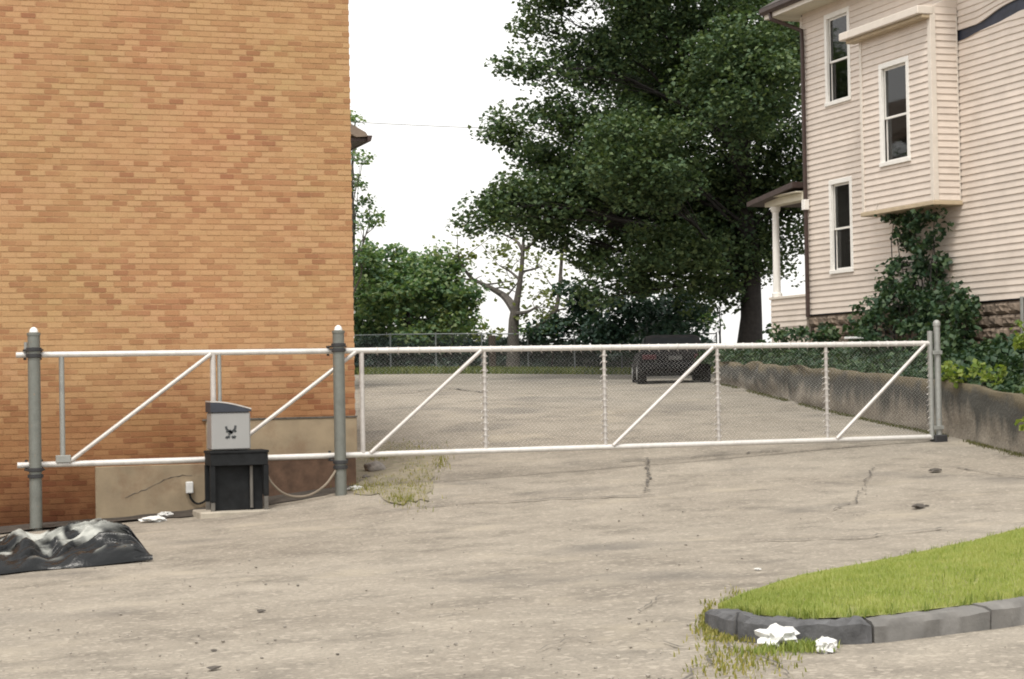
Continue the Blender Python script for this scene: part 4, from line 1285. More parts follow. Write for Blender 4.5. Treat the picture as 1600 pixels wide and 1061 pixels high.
# roof, soffit, gutter, downspout
OV = 0.55
MB().box(HX - OV, HX + 8.6, NEAR_Y - 0.5, HYC + OV, SZ1 + 0.052, SZ1 + 0.09).build('soffit', 'soffit', house)
MB().box(HX - OV - 0.03, HX - OV - 0.002, NEAR_Y - 0.5, HYC + OV + 0.03, SZ1 + 0.03, SZ1 + 0.27).build('fascia', 'trim', house)
MB().box(HX - OV, HX + 8.6, HYC + OV + 0.002, HYC + OV + 0.03, SZ1 + 0.03, SZ1 + 0.27).build('fascia', 'trim', house)
MB().add([(HX - OV - 0.1, NEAR_Y - 0.6, SZ1 + 0.28), (HX + 8.7, NEAR_Y - 0.6, SZ1 + 0.28), (HX + 8.7, HYC + OV + 0.12, SZ1 + 0.28), (HX - OV - 0.1, HYC + OV + 0.12, SZ1 + 0.28), (HX + 4, NEAR_Y + 4, SZ1 + 3.2), (HX + 4, HYC - 4, SZ1 + 3.2)],
         [(0, 3, 2, 1), (0, 1, 4), (1, 2, 5, 4), (2, 3, 5), (3, 0, 4, 5)]).build('roof', 'roof', house)
gp = [(-0.0, 0.10), (-0.11, 0.10), (-0.11, 0.02), (-0.07, -0.03), (0.0, -0.03)]
MB().prism([(HX - OV - 0.034 + a, SZ1 + 0.15 + b) for a, b in gp], NEAR_Y - 0.5, HYC + OV + 0.05).build('gutter', 'brown_metal', house)
MB().prism([(HYC + OV + 0.034 - a, SZ1 + 0.15 + b) for a, b in gp], HX - OV - 0.03, HX + 8, 'x').build('gutter', 'brown_metal', house)
ds_y = HYC - 0.20
ds = [Vector((HX - OV - 0.06, HYC + 0.25, SZ1 + 0.13)), Vector((HX - OV - 0.06, HYC + 0.2, SZ1 - 0.02)), Vector((HX - 0.30, HYC + 0.05, SZ1 - 0.16)), Vector((HX - 0.09, ds_y, SZ1 - 0.32)), Vector((HX - 0.085, ds_y, SZ1 - 0.6)), Vector((HX - 0.085, ds_y, (SZ0 + SZ1) / 2)), Vector((HX - 0.085, ds_y, SZ0 - 0.05))]
dsp = MB().tube(ds[:4] + ds[4:], 0.045, 8).build('downspout', 'brown_metal', house, smooth=True)
zc = at(1252, 322, X=HX - 0.1).z
MB().cbox(HX - 0.15, HX - 0.03, ds_y - 0.07, ds_y + 0.07, zc - 0.10, zc + 0.12, 0.008).build('strap', 'trim_white', dsp)

# side porch beyond the corner
PY1 = at(1206, 480, X=HX + 0.02).y
pz = at(1230, 462, X=HX).z
pf = at(1230, 511, X=HX).z
z = pf - 0.3
rail = MB().box(HX + 0.02, HX + 0.14, HYC + 0.01, PY1, pf - 0.6, pz - 0.05).build('porch_half_wall', 'siding', house)
z = pf - 0.6
while z < pz - EXPO:
    board(rail, HYC + 0.012, PY1 - 0.002, z, HX + 0.012); z += EXPO
MB().cbox(HX - 0.03, HX + 0.18, HYC + 0.01, PY1 + 0.05, pz - 0.06, pz, 0.008).build('porch_cap_rail', 'trim', house)
MB().box(HX + 0.16, HX + 7, HYC + 0.02, PY1, pf - 0.5, pf - 0.35).build('porch_floor', 'soffit', house)
cxp = at(1213, 400, X=HX + 0.08)
ptop = at(1213, 322, X=HX + 0.05).z
mb = MB().lathe(HX + 0.08, cxp.y, [(0.115, pz + 0.001), (0.115, pz + 0.08), (0.085, pz + 0.1), (0.078, (pz + ptop) / 2), (0.07, ptop - 0.14), (0.105, ptop - 0.1), (0.115, ptop)], 16)
mb.build('porch_column', 'trim_white', house, smooth=True)
MB().cbox(HX - 0.05, HX + 0.22, HYC + 0.01, PY1 + 0.12, ptop, ptop + 0.16, 0.01).build('porch_beam', 'soffit', house)
py_e = at(1178, 318, X=HX - 0.1).y
zr0 = at(1180, 316, X=HX - 0.2).z; zr1 = at(1243, 284, X=HX - 0.2).z
MB().prism([(HYC + 0.012, zr1 - 0.12), (HYC + 0.012, zr1), (py_e, zr0 + 0.02), (py_e, zr0 - 0.08)], HX - 0.28, HX + 7, 'x').build('porch_roof', 'brown_metal', house)
MB().box(HX - 0.2, HX + 7, HYC + 0.013, py_e - 0.1, ptop + 0.162, ptop + 0.19).build('porch_ceiling', 'soffit', house)
bgx = at(1325, 528, X=HX - 1.2)
simple('board_white', (0.75, 0.76, 0.75), 0.6)
o = MB().cbox(bgx.x - 0.02, bgx.x + 0.35, bgx.y - 0.12, bgx.y + 0.12, bgx.z - 0.02, bgx.z + 0.02, 0.006).build('white_board', 'board_white')
tag(o, 'small flat white board lying in the ivy before the house', 'board')

# ================================================================== LEAVES
def leaves_mesh(C, size, up=0.5, jitter=0.35):
    """C: n x 3 leaf positions -> folded pointed leaves (4 verts, 2 tris)"""
    C = np.asarray(C, float); n = len(C)
    nrm = RNG.normal(size=(n, 3)); nrm /= np.linalg.norm(nrm, axis=1, keepdims=True)
    nrm[:, 2] = np.abs(nrm[:, 2]) + up
    nrm /= np.linalg.norm(nrm, axis=1, keepdims=True)
    t = RNG.normal(size=(n, 3)); t -= (t * nrm).sum(1, keepdims=True) * nrm
    t /= np.linalg.norm(t, axis=1, keepdims=True)
    b = np.cross(nrm, t)
    s = (size * RNG.uniform(1 - jitter, 1 + jitter, n))[:, None]
    base = C - t * s * 0.5; tip = C + t * s * 0.5
    l = C - t * s * 0.08 + b * s * 0.40 + nrm * s * 0.12; r = C - t * s * 0.08 - b * s * 0.40 + nrm * s * 0.12
    V = np.stack([base, l, tip, r], 1).reshape(-1, 3)
    k = np.arange(n)[:, None] * 4
    return V, np.concatenate([k + [0, 2, 1], k + [0, 3, 2]], 0)
def scatter(blobs, dens, sub_r, per, flat=0.55, shell=2.0):
    """blobs: (center, rx, ry, rz); clumps spread through them, leaves spread through each clump"""
    out = []; clumps = []
    for (c, rx, ry, rz) in blobs:
        n = max(3, int(dens * (rx * ry * rz) ** (2 / 3)))
        d = RNG.normal(size=(n, 3)); d /= np.linalg.norm(d, axis=1, keepdims=True)
        rr = RNG.uniform(0.05, 1, n) ** (1 / shell)
        cc = np.array(c) + d * rr[:, None] * np.array([rx, ry, rz])
        clumps.append(cc)
        for q in cc:
            m = max(4, int(per * RNG.uniform(0.5, 1.4)))
            sr = sub_r * RNG.uniform(0.6, 1.3)
            g_ = RNG.normal(size=(m, 3)); g_ *= np.minimum(1, 1.7 / np.linalg.norm(g_, axis=1, keepdims=True))
            out.append(q + g_ * np.array([sr, sr, sr * flat]) * 0.6)
    return np.concatenate(out), clumps
simple('bark', (0.026, 0.023, 0.021), 0.95, var=0.35, scale=9, bmp=0.6)
simple('bark_grey', (0.095, 0.085, 0.075), 0.95, var=0.3, scale=9, bmp=0.5)
leafmat('maple_leaf', [(0.034, 0.062, 0.034), (0.062, 0.104, 0.050), (0.14, 0.182, 0.078)], 0.22, 0.6)
leafmat('mid_leaf', [(0.058, 0.118, 0.074), (0.115, 0.19, 0.10), (0.26, 0.31, 0.145)], 0.34)
leafmat('pale_leaf', [(0.07, 0.10, 0.04), (0.12, 0.15, 0.055), (0.20, 0.21, 0.08)], 0.35)
leafmat('teal_leaf', [(0.018, 0.042, 0.032), (0.032, 0.066, 0.048), (0.055, 0.095, 0.06)], 0.15)
leafmat('hedge_leaf', [(0.020, 0.040, 0.034), (0.034, 0.062, 0.050), (0.060, 0.092, 0.062)], 0.15)
leafmat('vine_leaf', [(0.020, 0.045, 0.026), (0.036, 0.072, 0.038), (0.08, 0.12, 0.05)], 0.18)
leafmat('bright_leaf', [(0.08, 0.14, 0.035), (0.16, 0.225, 0.05), (0.28, 0.32, 0.09)], 0.35)
def limb(mb, a, b, r0, r1, bend=0.12, n=7, sides=7):
    a, b = Vector(a), Vector(b); L = (b - a).length
    side = Vector((random.gauss(0, 1), random.gauss(0, 1), random.gauss(0, 0.6) + 0.6)) * bend * L * 0.5
    pts = []
    for k in range(n + 1):
        t = k / n
        pts.append(a.lerp(b, t) + side * math.sin(math.pi * t) + Vector((random.gauss(0, 1), random.gauss(0, 1), random.gauss(0, 1))) * L * 0.012)
    pts[0] = a
    mb.tube(pts, [r0 + (r1 - r0) * (k / n) ** 0.8 for k in range(n + 1)], sides)
    return pts
def tree(name, lab, cat, base, top, r0, blobs_px, D0, mat, bark, leaf, dens, sub_r, per, group=None, flat=0.55, twigs=6, shell=2.0, dspread=2.5, limb_r=0.4, seed=1):
    """blobs_px: (px, py, rx_px, ry_px[, depth offset])"""
    random.seed(seed)
    t = thing(name, lab, cat, group=group)
    blobs = []
    for b in blobs_px:
        off = b[4] if len(b) > 4 else random.uniform(-dspread, dspread)
        d = D0 + off
        c = at(b[0], b[1], D=d); k = d / F_PX
        rx, rz = b[2] * k, b[3] * k
        blobs.append((c, rx, max(rz, rx * 0.8), rz))
    P, cl = scatter(blobs, dens, sub_r, per, flat, shell)
    V, F = leaves_mesh(P, leaf)
    o = mesh_np('crown', V, F, mat, t); o['kind'] = 'stuff'
    base = Vector(base); top = Vector(top)
    mb = MB()
    path = [base + Vector((0, 0, -0.4)), base.lerp(top, 0.02)] + [base.lerp(top, k / 8) + Vector((random.gauss(0, r0 * 0.25), random.gauss(0, r0 * 0.25), 0)) for k in range(1, 9)]
    rad = [r0 * 1.5, r0 * 1.25] + [r0 * (1 - 0.85 * k / 8) for k in range(1, 9)]
    mb.tube(path, rad, 12)
    mb.build('trunk', bark, t, smooth=True)
    lm = MB()
    for (c, rx, ry, rz), cc in zip(blobs, cl):
        c = Vector(c)
        h = max(0.18, min(0.92, ((c.z - base.z) / max(0.1, top.z - base.z)) * 0.72 - 0.05 + random.uniform(-0.06, 0.06)))
        a = base.lerp(top, h)
        rr = r0 * (1 - 0.8 * h) * limb_r
        pts = limb(lm, a, c, rr, rr * 0.25)
        for q in cc[:twigs]:
            limb(lm, pts[random.randint(3, 6)], q, rr * 0.28, rr * 0.07, 0.1, 4, 5)
    lm.build('branches', bark, t, smooth=True, fix=False)
    return t
# the big maple beside the house
mD = 53.0
mb_ = at(1168, 530, D=mD)
tree('maple_tree', 'huge dark leafy tree with thick trunk beside the house', 'tree', (mb_.x, mb_.y, gz(mb_.x, mb_.y) - 0.1), at(1160, -180, D=mD + 1), 0.34,
     [(845, 8, 50, 26), (925, -40, 110, 60), (1050, 20, 115, 85), (1180, 40, 75, 90), (825, 100, 55, 28), (925, 95, 85, 52), (1050, 150, 110, 85), (1170, 170, 75, 90),
      (800, 205, 45, 40), (880, 180, 60, 45), (890, 255, 75, 45), (970, 215, 85, 60), (795, 300, 55, 32), (765, 335, 55, 26), (865, 325, 80, 45), (960, 330, 90, 66), (1060, 290, 100, 80), (1150, 300, 85, 90),
      (935, 405, 45, 26), (1010, 405, 80, 50), (1085, 400, 75, 62), (1170, 390, 45, 60), (1215, 330, 35, 110), (1120, 350, 70, 70),
      (1000, -150, 180, 100), (1150, -180, 150, 120), (1100, -320, 150, 100), (1290, 40, 100, 120), (1290, 260, 80, 100), (1050, 100, 140, 120, 3.5), (1040, 300, 140, 110, 3.5), (1160, 120, 90, 120, -3), (1000, 250, 110, 80, -3.5),
      (940, 460, 40, 20), (1110, 455, 55, 25), (838, 318, 60, 42, 0), (905, 300, 60, 50, -1), (842, 240, 40, 30, 0.5), (870, 365, 45, 22, 0), (850, 45, 40, 18, 0)],
     mD, 'maple_leaf', 'bark', 0.13, 30, 0.62, 100, flat=0.6, twigs=9, dspread=2.2, seed=4, limb_r=0.24)
# dense leafy tree mass left of the gap
def bpos(px, py, D): 
    p = at(px, py, D=D); return (p.x, p.y, gz(p.x, p.y) - 0.1)
tree('leafy_tree', 'broad green bushy tree just right of the brick corner', 'tree', bpos(640, 575, 66), at(640, 420, D=66), 0.20,
     [(590, 450, 45, 55), (640, 420, 50, 38), (690, 425, 38, 36), (640, 480, 70, 50), (715, 480, 30, 40), (575, 510, 30, 35), (690, 510, 45, 35), (565, 410, 25, 30), (735, 505, 14, 20), (600, 528, 50, 26), (660, 530, 55, 26), (715, 528, 30, 22), (575, 470, 30, 50, -1.5), (650, 455, 60, 40, -1.8), (705, 460, 30, 36, -1.5)], 66, 'mid_leaf', 'bark', 0.17, 34, 0.55, 62, twigs=2, seed=9, limb_r=0.25)
tree('yellow_green_shrub', 'yellowish shrub in front of the bushy tree by the far fence', 'shrub', bpos(705, 575, 63), at(705, 500, D=63), 0.06,
     [(700, 505, 22, 22), (725, 470, 16, 16), (680, 520, 16, 14)], 63.5, 'pale_leaf', 'bark', 0.15, 22, 0.4, 30, twigs=3, seed=10, dspread=0.5)
tree('slender_tree', 'tall wispy tree peeking out behind the brick corner', 'tree', bpos(545, 575, 60), at(552, 190, D=60), 0.14,
     [(562, 340, 28, 30), (580, 320, 22, 18), (560, 285, 16, 20), (555, 185, 12, 10), (566, 250, 12, 10), (590, 345, 16, 12), (560, 390, 28, 22), (540, 260, 20, 30), (535, 330, 30, 40), (540, 420, 30, 40)], 60, 'mid_leaf', 'bark_grey', 0.14, 16, 0.4, 34, twigs=3, seed=12, dspread=0.8)
tree('leafy_tree', 'tree behind the brick building, mirrored in the house windows', 'tree', (4.5, 60, gz(4.5, 60)), (4.5, 60, 12.5), 0.3,
     [(-70, 160, 90, 60, 0), (60, 120, 100, 70, 1), (20, 260, 90, 60, -1), (140, 230, 80, 60, 0), (-30, 40, 90, 50, 0), (120, 40, 70, 60, 0), (-120, 330, 80, 60, 0), (150, 380, 80, 60, 0), (-20, 150, 110, 90, 2), (60, 330, 120, 90, 2), (-90, 60, 90, 90, 1), (200, 130, 80, 90, 1), (-160, 200, 90, 110, 1)], 60, 'mid_leaf', 'bark', 0.22, 14, 0.6, 34, twigs=3, seed=21)
# thin pale tree in the gap
tt = thing('thin_tree', 'thin sparse tree with bare grey limbs in the sky gap', 'tree')
tD = 62.0
T = lambda px, py, o=0: at(px, py, D=tD + o)
mb = MB()
b0 = T(801, 575); b0.z = gz(b0.x, b0.y) - 0.2
mb.tube([b0, T(802, 530), T(803, 500), T(806, 480)], [0.26, 0.20, 0.18, 0.16], 10)
mb.tube([T(806, 482), T(811, 450), T(815, 420), T(817, 392)], [0.13, 0.10, 0.08, 0.07], 8)
mb.build('trunk', 'bark_grey', tt, smooth=True)
mb = MB(); tips = []
def lb(*pts, r=0.12):
    P = [T(*p) for p in pts]; n = len(P)
    sp = smooth_path(P, 5)
    mb.tube(sp, [r * (1 - 0.7 * k / (len(sp) - 1)) for k in range(len(sp))], 7)
    for q in sp[5:]:
        if random.random() < 0.55:
            e = q + Vector((random.gauss(0, 0.6), random.gauss(0, 0.6), random.gauss(0.25, 0.45)))
            limb(mb, q, e, r * 0.22, 0.012, 0.15, 3, 4); tips.append(e)
    tips.append(sp[-1])
lb((805, 485), (790, 465, 1), (770, 452, 1.5), (738, 436, 2), r=0.17)
lb((738, 436, 2), (722, 415, 2), (716, 395, 2), r=0.07)
lb((806, 490), (825, 487, -1), (840, 478, -1), r=0.08)
lb((817, 392), (806, 376, 0.5), (785, 366, 1), r=0.07)
lb((817, 392), (832, 380, -0.5), (850, 366, -0.6), r=0.07)
lb((817, 392), (818, 372), (818, 350), r=0.07)
lb((825, 528, 1), (840, 512, 1), (860, 495, 1), (872, 470, 1.5), (878, 400, 2), (884, 370, 2), r=0.13)
lb((815, 440), (798, 425, 1), (780, 415, 1), r=0.06); lb((815, 425), (835, 420, 1), (848, 416, 1), r=0.05)
mb.build('branches', 'bark_grey', tt, smooth=True, fix=False)
P = [np.array(q) + RNG.normal(size=(int(RNG.integers(4, 22)), 3)) * [0.42, 0.42, 0.22] for q in tips]
extra, _ = scatter([(T(745, 400, 2), .9, .9, .7), (T(850, 485, 0), 1.0, 1.0, 0.4), (T(835, 450), .9, .9, .3), (T(785, 400, 1), .8, .8, .5), (T(840, 500), .9, .9, .35), (T(775, 520, 0), .7, .7, .3)], 5, 0.4, 18)
V_, F_ = leaves_mesh(np.concatenate(P + [extra]), 0.17)
o = mesh_np('crown', V_, F_, 'pale_leaf', tt); o['kind'] = 'stuff'
tree('dark_shrub', 'large dark blue green shrub under the huge tree', 'shrub', bpos(990, 570, 60), at(990, 470, D=60), 0.12,
     [(920, 495, 42, 34), (985, 475, 52, 45), (1050, 485, 50, 48), (1085, 500, 22, 28), (870, 510, 26, 22), (950, 520, 50, 22), (835, 522, 26, 14), (900, 470, 30, 24), (1010, 515, 60, 24), (1045, 525, 50, 26, -7), (1030, 545, 50, 22, -5)], 60.5, 'teal_leaf', 'bark', 0.16, 30, 0.5, 60, twigs=2, seed=15, dspread=0.8)
tree('small_sapling', 'light green sapling left of the thick trunk', 'sapling', bpos(1125, 560, 57), at(1125, 455, D=57), 0.05,
     [(1125, 470, 22, 28), (1115, 500, 14, 22), (1138, 440, 18, 18)], 57, 'mid_leaf', 'bark', 0.15, 13, 0.35, 22, twigs=3, seed=16, dspread=0.5)
tree('small_sapling', 'yellow green sapling between thin tree and dark shrub', 'sapling', bpos(860, 575, 61), at(870, 500, D=61), 0.04,
     [(858, 518, 14, 10), (880, 508, 16, 12), (912, 520, 12, 12), (822, 515, 10, 10)], 61, 'mid_leaf', 'bark', 0.15, 16, 0.3, 22, twigs=3, seed=17, dspread=0.3)
# overgrown hedge behind the far fence
def hedge_row():
    t = thing('overgrown_hedge', 'low dark overgrown hedge behind the far fence', 'hedge')
    blobs = []
    for px in range(545, 1130, 22):
        h = random.uniform(17, 25)
        blobs.append((at(px, 556 - h * 0.25, D=63.2 + random.uniform(-0.3, 0.6)), 0.55, 0.6, h * 63 / F_PX))
        blobs.append((at(px + 10, 572, D=63.0 + random.uniform(-0.3, 0.6)), 0.55, 0.6, 0.32))
    P, cl = scatter(blobs, 60, 0.3, 44)
    V_, F_ = leaves_mesh(P, 0.17)
    o = mesh_np('foliage', V_, F_, 'hedge_leaf', t); o['kind'] = 'stuff'
    mb = MB()
    for b, cc in zip(blobs, cl):
        g = Vector((b[0].x, b[0].y, gz(b[0].x, b[0].y) - 0.2))
        limb(mb, g, b[0], 0.03, 0.01, 0.1, 4, 5)
    mb.build('stems', 'bark', t, fix=False, kind='stuff')
hedge_row()
# ------------------------------------------------------------------ far chain-link fence and verge
galv('fence_grey', (0.17, 0.19, 0.19), 0.6, 0.2)
ff = thing('far_fence', 'low chain link fence across the far end of the lot', 'fence')
fa, fb = at(540, 560, D=62.0), at(1120, 552, D=60.0)
def fpt(u): return fa.lerp(fb, u)
FH = 1.25
nfp = 9
prev = None
topz = []
for i in range(nfp):
    p = fpt(i / (nfp - 1)); zg = gz(p.x, p.y); 
    zt_ = zg + FH; topz.append((p.x, p.y, zt_))
    MB().tube([(p.x, p.y, zg - 0.2), (p.x, p.y, zt_ + 0.05)], 0.026, 8).build('post', 'fence_grey', ff, smooth=True)
MB().tube(topz, 0.02, 6).build('top_rail', 'fence_grey', ff, smooth=True)
V = []; Fc = []
nW = 150
for s in (0, 1):
    for i in range(-20, nW + 20):
        pts = []
        for k in (0, 1):
            u = (i + (k * 9 if s == 0 else (1 - k) * 9)) / nW
            u = min(1, max(0, u)); p = fpt(u); zg = gz(p.x, p.y)
            pts.append((p.x, p.y, zg + 0.05 + (FH - 0.05) * k))
        k0 = len(V); r = 0.0022
        for q in pts: V += [(q[0] + r, q[1], q[2]), (q[0] - r, q[1] + r, q[2]), (q[0] - r, q[1] - r, q[2])]
        for q in range(3): Fc.append((k0 + q, k0 + (q + 1) % 3, k0 + 3 + (q + 1) % 3, k0 + 3 + q))
o = mesh_np('chain_link_mesh', V, Fc, 'fence_grey', ff); o['kind'] = 'stuff'
wp = at(769, 540, D=61.6); zg = gz(wp.x, wp.y)
tag(MB().cbox(wp.x - 0.10, wp.x + 0.10, wp.y - 0.1, wp.y + 0.1, zg - 0.2, at(769, 524, D=61.6).z, 0.02).build('wooden_post', 'rust'), 'short dark wooden post by the far fence left of the thin tree', 'post')
pts = []
for _ in range(9000):
    u = random.random(); d = random.random() ** 1.3 * 2.6 - 0.6
    p = fpt(u); q = Vector((p.x, p.y, 0)) - Vector((_f.x, _f.y, 0)) * d
    pts.append((q.x, q.y, gz(q.x, q.y) - 0.01))
blades(pts, 0.20, 0.03, 0, 'verge_grass', 'pale_leaf', 'rough grass verge along the foot of the far fence')
pts = []
for _ in range(4500):
    Y = random.uniform(22, 39.2); X = wall_x(Y) - abs(random.gauss(0, 0.07)) - 0.03
    if mnoise.noise(Vector((Y * 0.9, 0, 0))) < -0.25: continue
    pts.append((X, Y, gz(X, Y)))
blades(pts, 0.045, 0.006, 0, 'wall_foot_weeds', 'moss', 'weeds along the foot of the retaining wall', 'weeds')

# ================================================================== PLANTS ON THE BANK
def plant(name, lab, cat, spec, mat, leaf, per, sub_r, dens, stems=True, group=None):
    """spec: (px, py, rx, ry, X plane or D)"""
    t = thing(name, lab, cat, group=group)
    blobs = []
    for (px, py, rx, ry, X) in spec:
        c = at(px, py, X=X); k = (c - CAM).dot(_f) / F_PX
        blobs.append((c, min(rx * k, 0.45), rx * k * 1.5, ry * k))
    P, cl = scatter(blobs, dens, sub_r, per, 0.8)
    P = P[P[:, 0] < HX - 0.06] if X > 17.5 else P
    V_, F_ = leaves_mesh(P, leaf, up=0.2)
    o = mesh_np('foliage', V_, F_, mat, t); o['kind'] = 'stuff'
    if stems:
        mb = MB()
        for b, cc in zip(blobs, cl):
            c = Vector(b[0]); g = Vector((min(c.x, HX - 0.15), c.y, bed_z(c.x, c.y) - 0.1))
            limb(mb, g, c, 0.02, 0.008, 0.08, 6, 5)
            for q in cc[:4]: limb(mb, c, q, 0.008, 0.004, 0.1, 3, 4)
        mb.build('stems', 'bark', t, fix=False, kind='stuff')
    return t
plant('climbing_vine', 'dark climbing vine reaching up the wall to the bay', 'vine',
      [(1365, 480, 26, 26, 18.5), (1350, 512, 26, 20, 18.3), (1475, 470, 34, 30, 18.5), (1510, 485, 26, 24, 18.5), (1440, 460, 40, 30, 18.55), (1428, 345, 38, 16, 18.75), (1398, 340, 26, 13, 18.7), (1460, 337, 26, 12, 18.7), (1405, 372, 24, 20, 18.7), (1462, 375, 18, 22, 18.75), (1455, 405, 26, 20, 18.7), (1395, 425, 24, 20, 18.7), (1432, 375, 36, 22, 18.7), (1425, 410, 32, 25, 18.7), (1420, 445, 42, 28, 18.6), (1405, 480, 55, 30, 18.5), (1455, 480, 50, 30, 18.5), (1390, 515, 50, 25, 18.3), (1440, 520, 60, 25, 18.3), (1495, 500, 36, 30, 18.45), (1500, 530, 34, 25, 18.3), (1380, 455, 22, 20, 18.75), (1465, 430, 14, 18, 18.85), (1480, 455, 14, 14, 18.85)],
      'vine_leaf', 0.105, 40, 0.17, 46)
plant('corner_ivy', 'low ivy mound below the porch at the house corner', 'ivy',
      [(1225, 515, 26, 9, 18.9), (1250, 520, 26, 9, 18.7), (1275, 520, 26, 11, 18.5), (1215, 527, 26, 8, 18.6), (1300, 518, 24, 12, 18.5), (1330, 508, 28, 18, 18.4)], 'vine_leaf', 0.11, 30, 0.17, 50)
plant('leafy_weed', 'yellow green leafy weed on the wall top right of the gate post', 'weed',
      [(1500, 590, 20, 10, 16.45), (1535, 598, 24, 10, 16.4), (1515, 577, 24, 12, 16.6), (1482, 580, 10, 10, 16.5), (1560, 590, 20, 14, 16.5)], 'bright_leaf', 0.10, 20, 0.15, 46)
plant('overhanging_shrub', 'bright green shrub hanging over the wall at the right edge', 'shrub',
      [(1606, 560, 16, 34, 16.7), (1612, 610, 18, 30, 16.3), (1616, 650, 16, 26, 16.0), (1600, 525, 12, 18, 17.0), (1650, 590, 36, 60, 16.4)], 'bright_leaf', 0.10, 24, 0.15, 46)
plant('foundation_bush', 'green bush covering the block foundation at right', 'bush',
      [(1520, 565, 40, 18, 17.6), (1570, 572, 30, 18, 17.4), (1480, 558, 30, 20, 17.7), (1595, 545, 16, 16, 17.9), (1440, 562, 34, 16, 17.9)], 'vine_leaf', 0.11, 28, 0.17, 50)
def groundcover():
    P = []
    for _ in range(26000):
        Y = random.uniform(21, 42); u = random.random() ** 1.2
        X = wall_x(min(Y, 39.4)) + 0.16 + u * (HX - wall_x(min(Y, 39.4)) - 0.3)
        n = mnoise.noise(Vector((X * 1.3, Y * 0.8, 0)))
        P.append((X, Y, bed_z(X, Y) + random.random() * (0.05 + (0.12 + 0.26 * max(0, n + 0.3)) * min(1, u * 3.5))))
    V_, F_ = leaves_mesh(P, 0.12, up=0.3)
    o = mesh_np('ivy_ground_cover', V_, F_, 'vine_leaf'); o['kind'] = 'stuff'; o['label'] = 'dark ivy ground cover on the bank behind the retaining wall'; o['category'] = 'ivy'
groundcover()

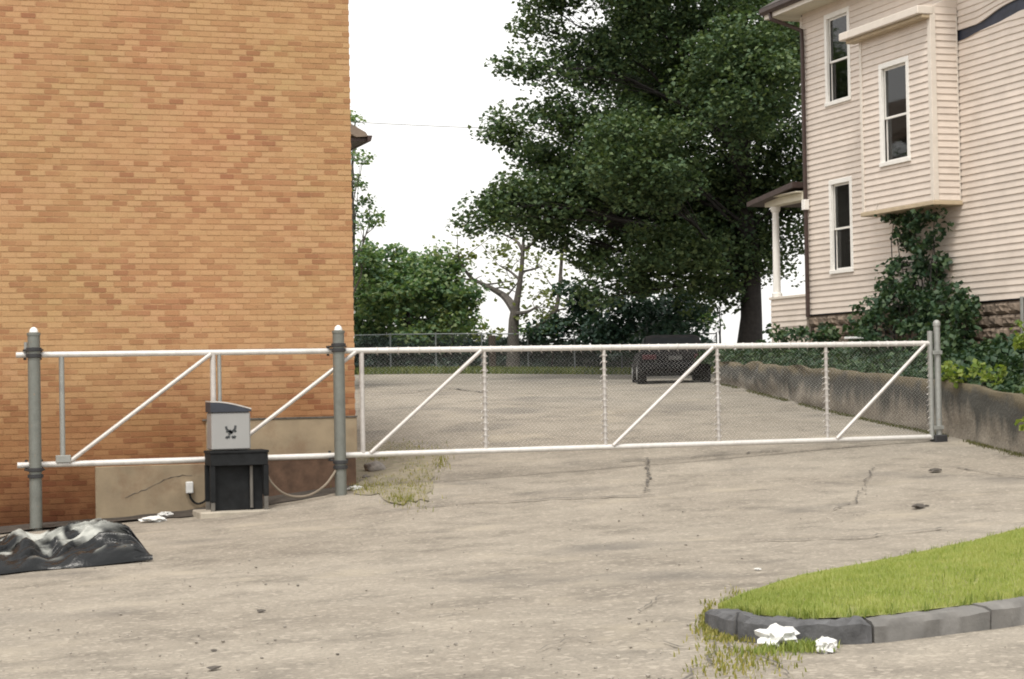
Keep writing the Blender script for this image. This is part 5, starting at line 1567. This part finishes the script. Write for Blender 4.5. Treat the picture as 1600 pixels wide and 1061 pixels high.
# ================================================================== PARKED CAR
def car_paint():
    m, t, b = nt('car_paint')
    b.inputs['Base Color'].default_value = (0.022, 0.018, 0.018, 1); b.inputs['Roughness'].default_value = 0.7; b.inputs['Specular IOR Level'].default_value = 0.08
    n = noise_tex(t, geopos(t), 6, 4)
    t.links.new(ramp(t, n, [(0.3, (0.008, 0.008, 0.009)), (0.7, (0.017, 0.016, 0.016))]), b.inputs['Base Color'])
    MAT['car_paint'] = m
car_paint()
simple('tyre', (0.02, 0.02, 0.02), 0.9); simple('rim', (0.35, 0.35, 0.35), 0.4, 0.6); simple('tail_light', (0.06, 0.025, 0.028), 0.5, spec=0.1)
simple('car_glass', (0.010, 0.011, 0.012), 0.4, spec=0.1); simple('plate', (0.05, 0.05, 0.048), 0.6); simple('bumper', (0.012, 0.012, 0.013), 0.7, spec=0.08)
def car():
    t = thing('parked_car', 'dark parked car seen from behind through the gate mesh', 'car')
    c = ground_at(1056, 599)
    o = Vector((c.x, c.y, gz(c.x, c.y)))
    yaw = R(20)
    fw = Vector((math.sin(yaw), math.cos(yaw), 0)); rt = Vector((math.cos(yaw), -math.sin(yaw), 0))
    t.location = o; t.rotation_euler = (0, 0, -yaw); t.scale = (1, 1, 0.82)
    # local: x right, y forward (0 = rear bumper), z up
    secs = [(0.00, 0.76, 0.42, 0.82), (0.08, 0.83, 0.30, 0.96), (0.55, 0.86, 0.24, 1.00), (1.2, 0.87, 0.22, 0.98), (2.6, 0.87, 0.22, 0.97), (3.4, 0.86, 0.22, 0.93), (4.1, 0.82, 0.26, 0.80), (4.35, 0.72, 0.34, 0.66)]
    def loft(secs, prof):
        mb = MB(); m = None; vs = []
        for s in secs:
            ring = prof(s); m = len(ring)
            vs += [(x, s[0], z) for x, z in ring]
        fs = [tuple(range(m))[::-1], tuple((len(secs) - 1) * m + i for i in range(m))]
        for k in range(len(secs) - 1):
            for i in range(m): fs.append((k * m + i, k * m + (i + 1) % m, (k + 1) * m + (i + 1) % m, (k + 1) * m + i))
        return mb.add(vs, fs)
    body = lambda s: [(-s[1] * 0.92, s[2]), (-s[1], s[2] + 0.14), (-s[1], s[2] + (s[3] - s[2]) * 0.72), (-s[1] * 0.93, s[3] - 0.03), (-s[1] * 0.75, s[3]), (s[1] * 0.75, s[3]), (s[1] * 0.93, s[3] - 0.03), (s[1], s[2] + (s[3] - s[2]) * 0.72), (s[1], s[2] + 0.14), (s[1] * 0.92, s[2])]
    loft(secs, body).build('body', 'car_paint', t, smooth=True)
    cab = [(0.50, 0.72, 0.985, 1.02), (0.95, 0.64, 0.97, 1.38), (1.3, 0.62, 0.97, 1.44), (2.1, 0.62, 0.965, 1.43), (2.5, 0.66, 0.96, 1.30), (3.05, 0.72, 0.94, 0.98)]
    cp = lambda s: [(-s[1] - 0.06, s[2]), (-s[1], s[3] - 0.03), (-s[1] * 0.8, s[3]), (s[1] * 0.8, s[3]), (s[1], s[3] - 0.03), (s[1] + 0.06, s[2])]
    loft(cab, cp).build('roof', 'car_paint', t, smooth=True)
    MB().add([(-0.60, 0.525, 1.05), (0.60, 0.525, 1.05), (0.50, 0.90, 1.345), (-0.50, 0.90, 1.345)], [(0, 1, 2, 3)]).build('rear_window', 'car_glass', t)
    for s in (-1, 1):
        MB().add([(s * 0.735, 0.95, 1.0), (s * 0.735, 2.5, 1.0), (s * 0.66, 2.15, 1.36), (s * 0.66, 1.15, 1.36)], [(0, 1, 2, 3)]).build('side_window', 'car_glass', t)
        MB().cbox(min(s * 0.45, s * 0.78), max(s * 0.45, s * 0.78), -0.02, 0.10, 0.70, 0.84, 0.015).build('tail_light', 'tail_light', t)
        for y in (0.85, 3.45):
            w = MB().tube([(s * 0.66, y, 0.31), (s * 0.88, y, 0.31)], 0.31, 20).build('wheel', 'tyre', t, smooth=True)
            MB().tube([(s * 0.87, y, 0.31), (s * 0.886, y, 0.31)], 0.19, 16).build('rim', 'rim', w, smooth=True)
    MB().cbox(-0.82, 0.82, -0.07, 0.07, 0.40, 0.60, 0.03).build('bumper', 'bumper', t)
    MB().cbox(-0.16, 0.16, -0.035, 0.02, 0.68, 0.80, 0.006).build('number_plate', 'plate', t)
car()

# ================================================================== BUILDING BEHIND, WIRES
simple('far_siding', (0.45, 0.42, 0.38), 0.8); simple('fascia_brown', (0.20, 0.155, 0.12), 0.8, var=0.15)
bh = thing('rear_building', 'building behind the brick one with only its brown eave showing', 'building')
e = at(575.5, 213, D=46)
zr = e.z
MB().box(e.x - 7.5, e.x - 0.55, e.y + 0.5, e.y + 7, gz(e.x, e.y) - 1, zr - 0.12).build('wall', 'far_siding', bh)
# gable roof, rake towards the camera, eave to the right
RX = e.x - 4
MB().prism([(e.x, zr), (e.x - 0.06, zr + 0.10), (RX, zr + 2.2), (RX - 3.94, zr + 0.10), (RX - 4, zr), (RX - 3.7, zr - 0.02), (RX, zr + 1.95), (e.x - 0.30, zr - 0.02)], e.y, e.y + 7.5).build('roof', 'fascia_brown', bh)
g = MB().prism([(e.x - 0.02, zr + 0.02), (e.x + 0.10, zr + 0.02), (e.x + 0.06, zr - 0.12), (e.x - 0.02, zr - 0.12)], e.y - 0.03, e.y + 7.5).build('gutter', 'brown_metal', bh)
MB().box(e.x - 0.5, e.x - 0.02, e.y + 0.1, e.y + 7.4, zr - 0.11, zr - 0.03).build('soffit', 'brown_metal', bh)
simple('wire', (0.20, 0.20, 0.20), 0.7)
for (ya, yb, r, lab) in [(189, 196, 0.010, 'lower dark overhead wire crossing the sky gap'), (165, 168, 0.005, 'faint upper overhead wire crossing the sky gap')]:
    a, b = at(520, ya, D=50), at(1100, yb + 2, D=62)
    pts = [a.lerp(b, k / 24) - Vector((0, 0, 0.15 * math.sin(math.pi * k / 24))) for k in range(25)]
    tag(MB().tube(pts, r, 6).build('overhead_wire', 'wire', smooth=True), lab, 'wire', 'overhead wires')
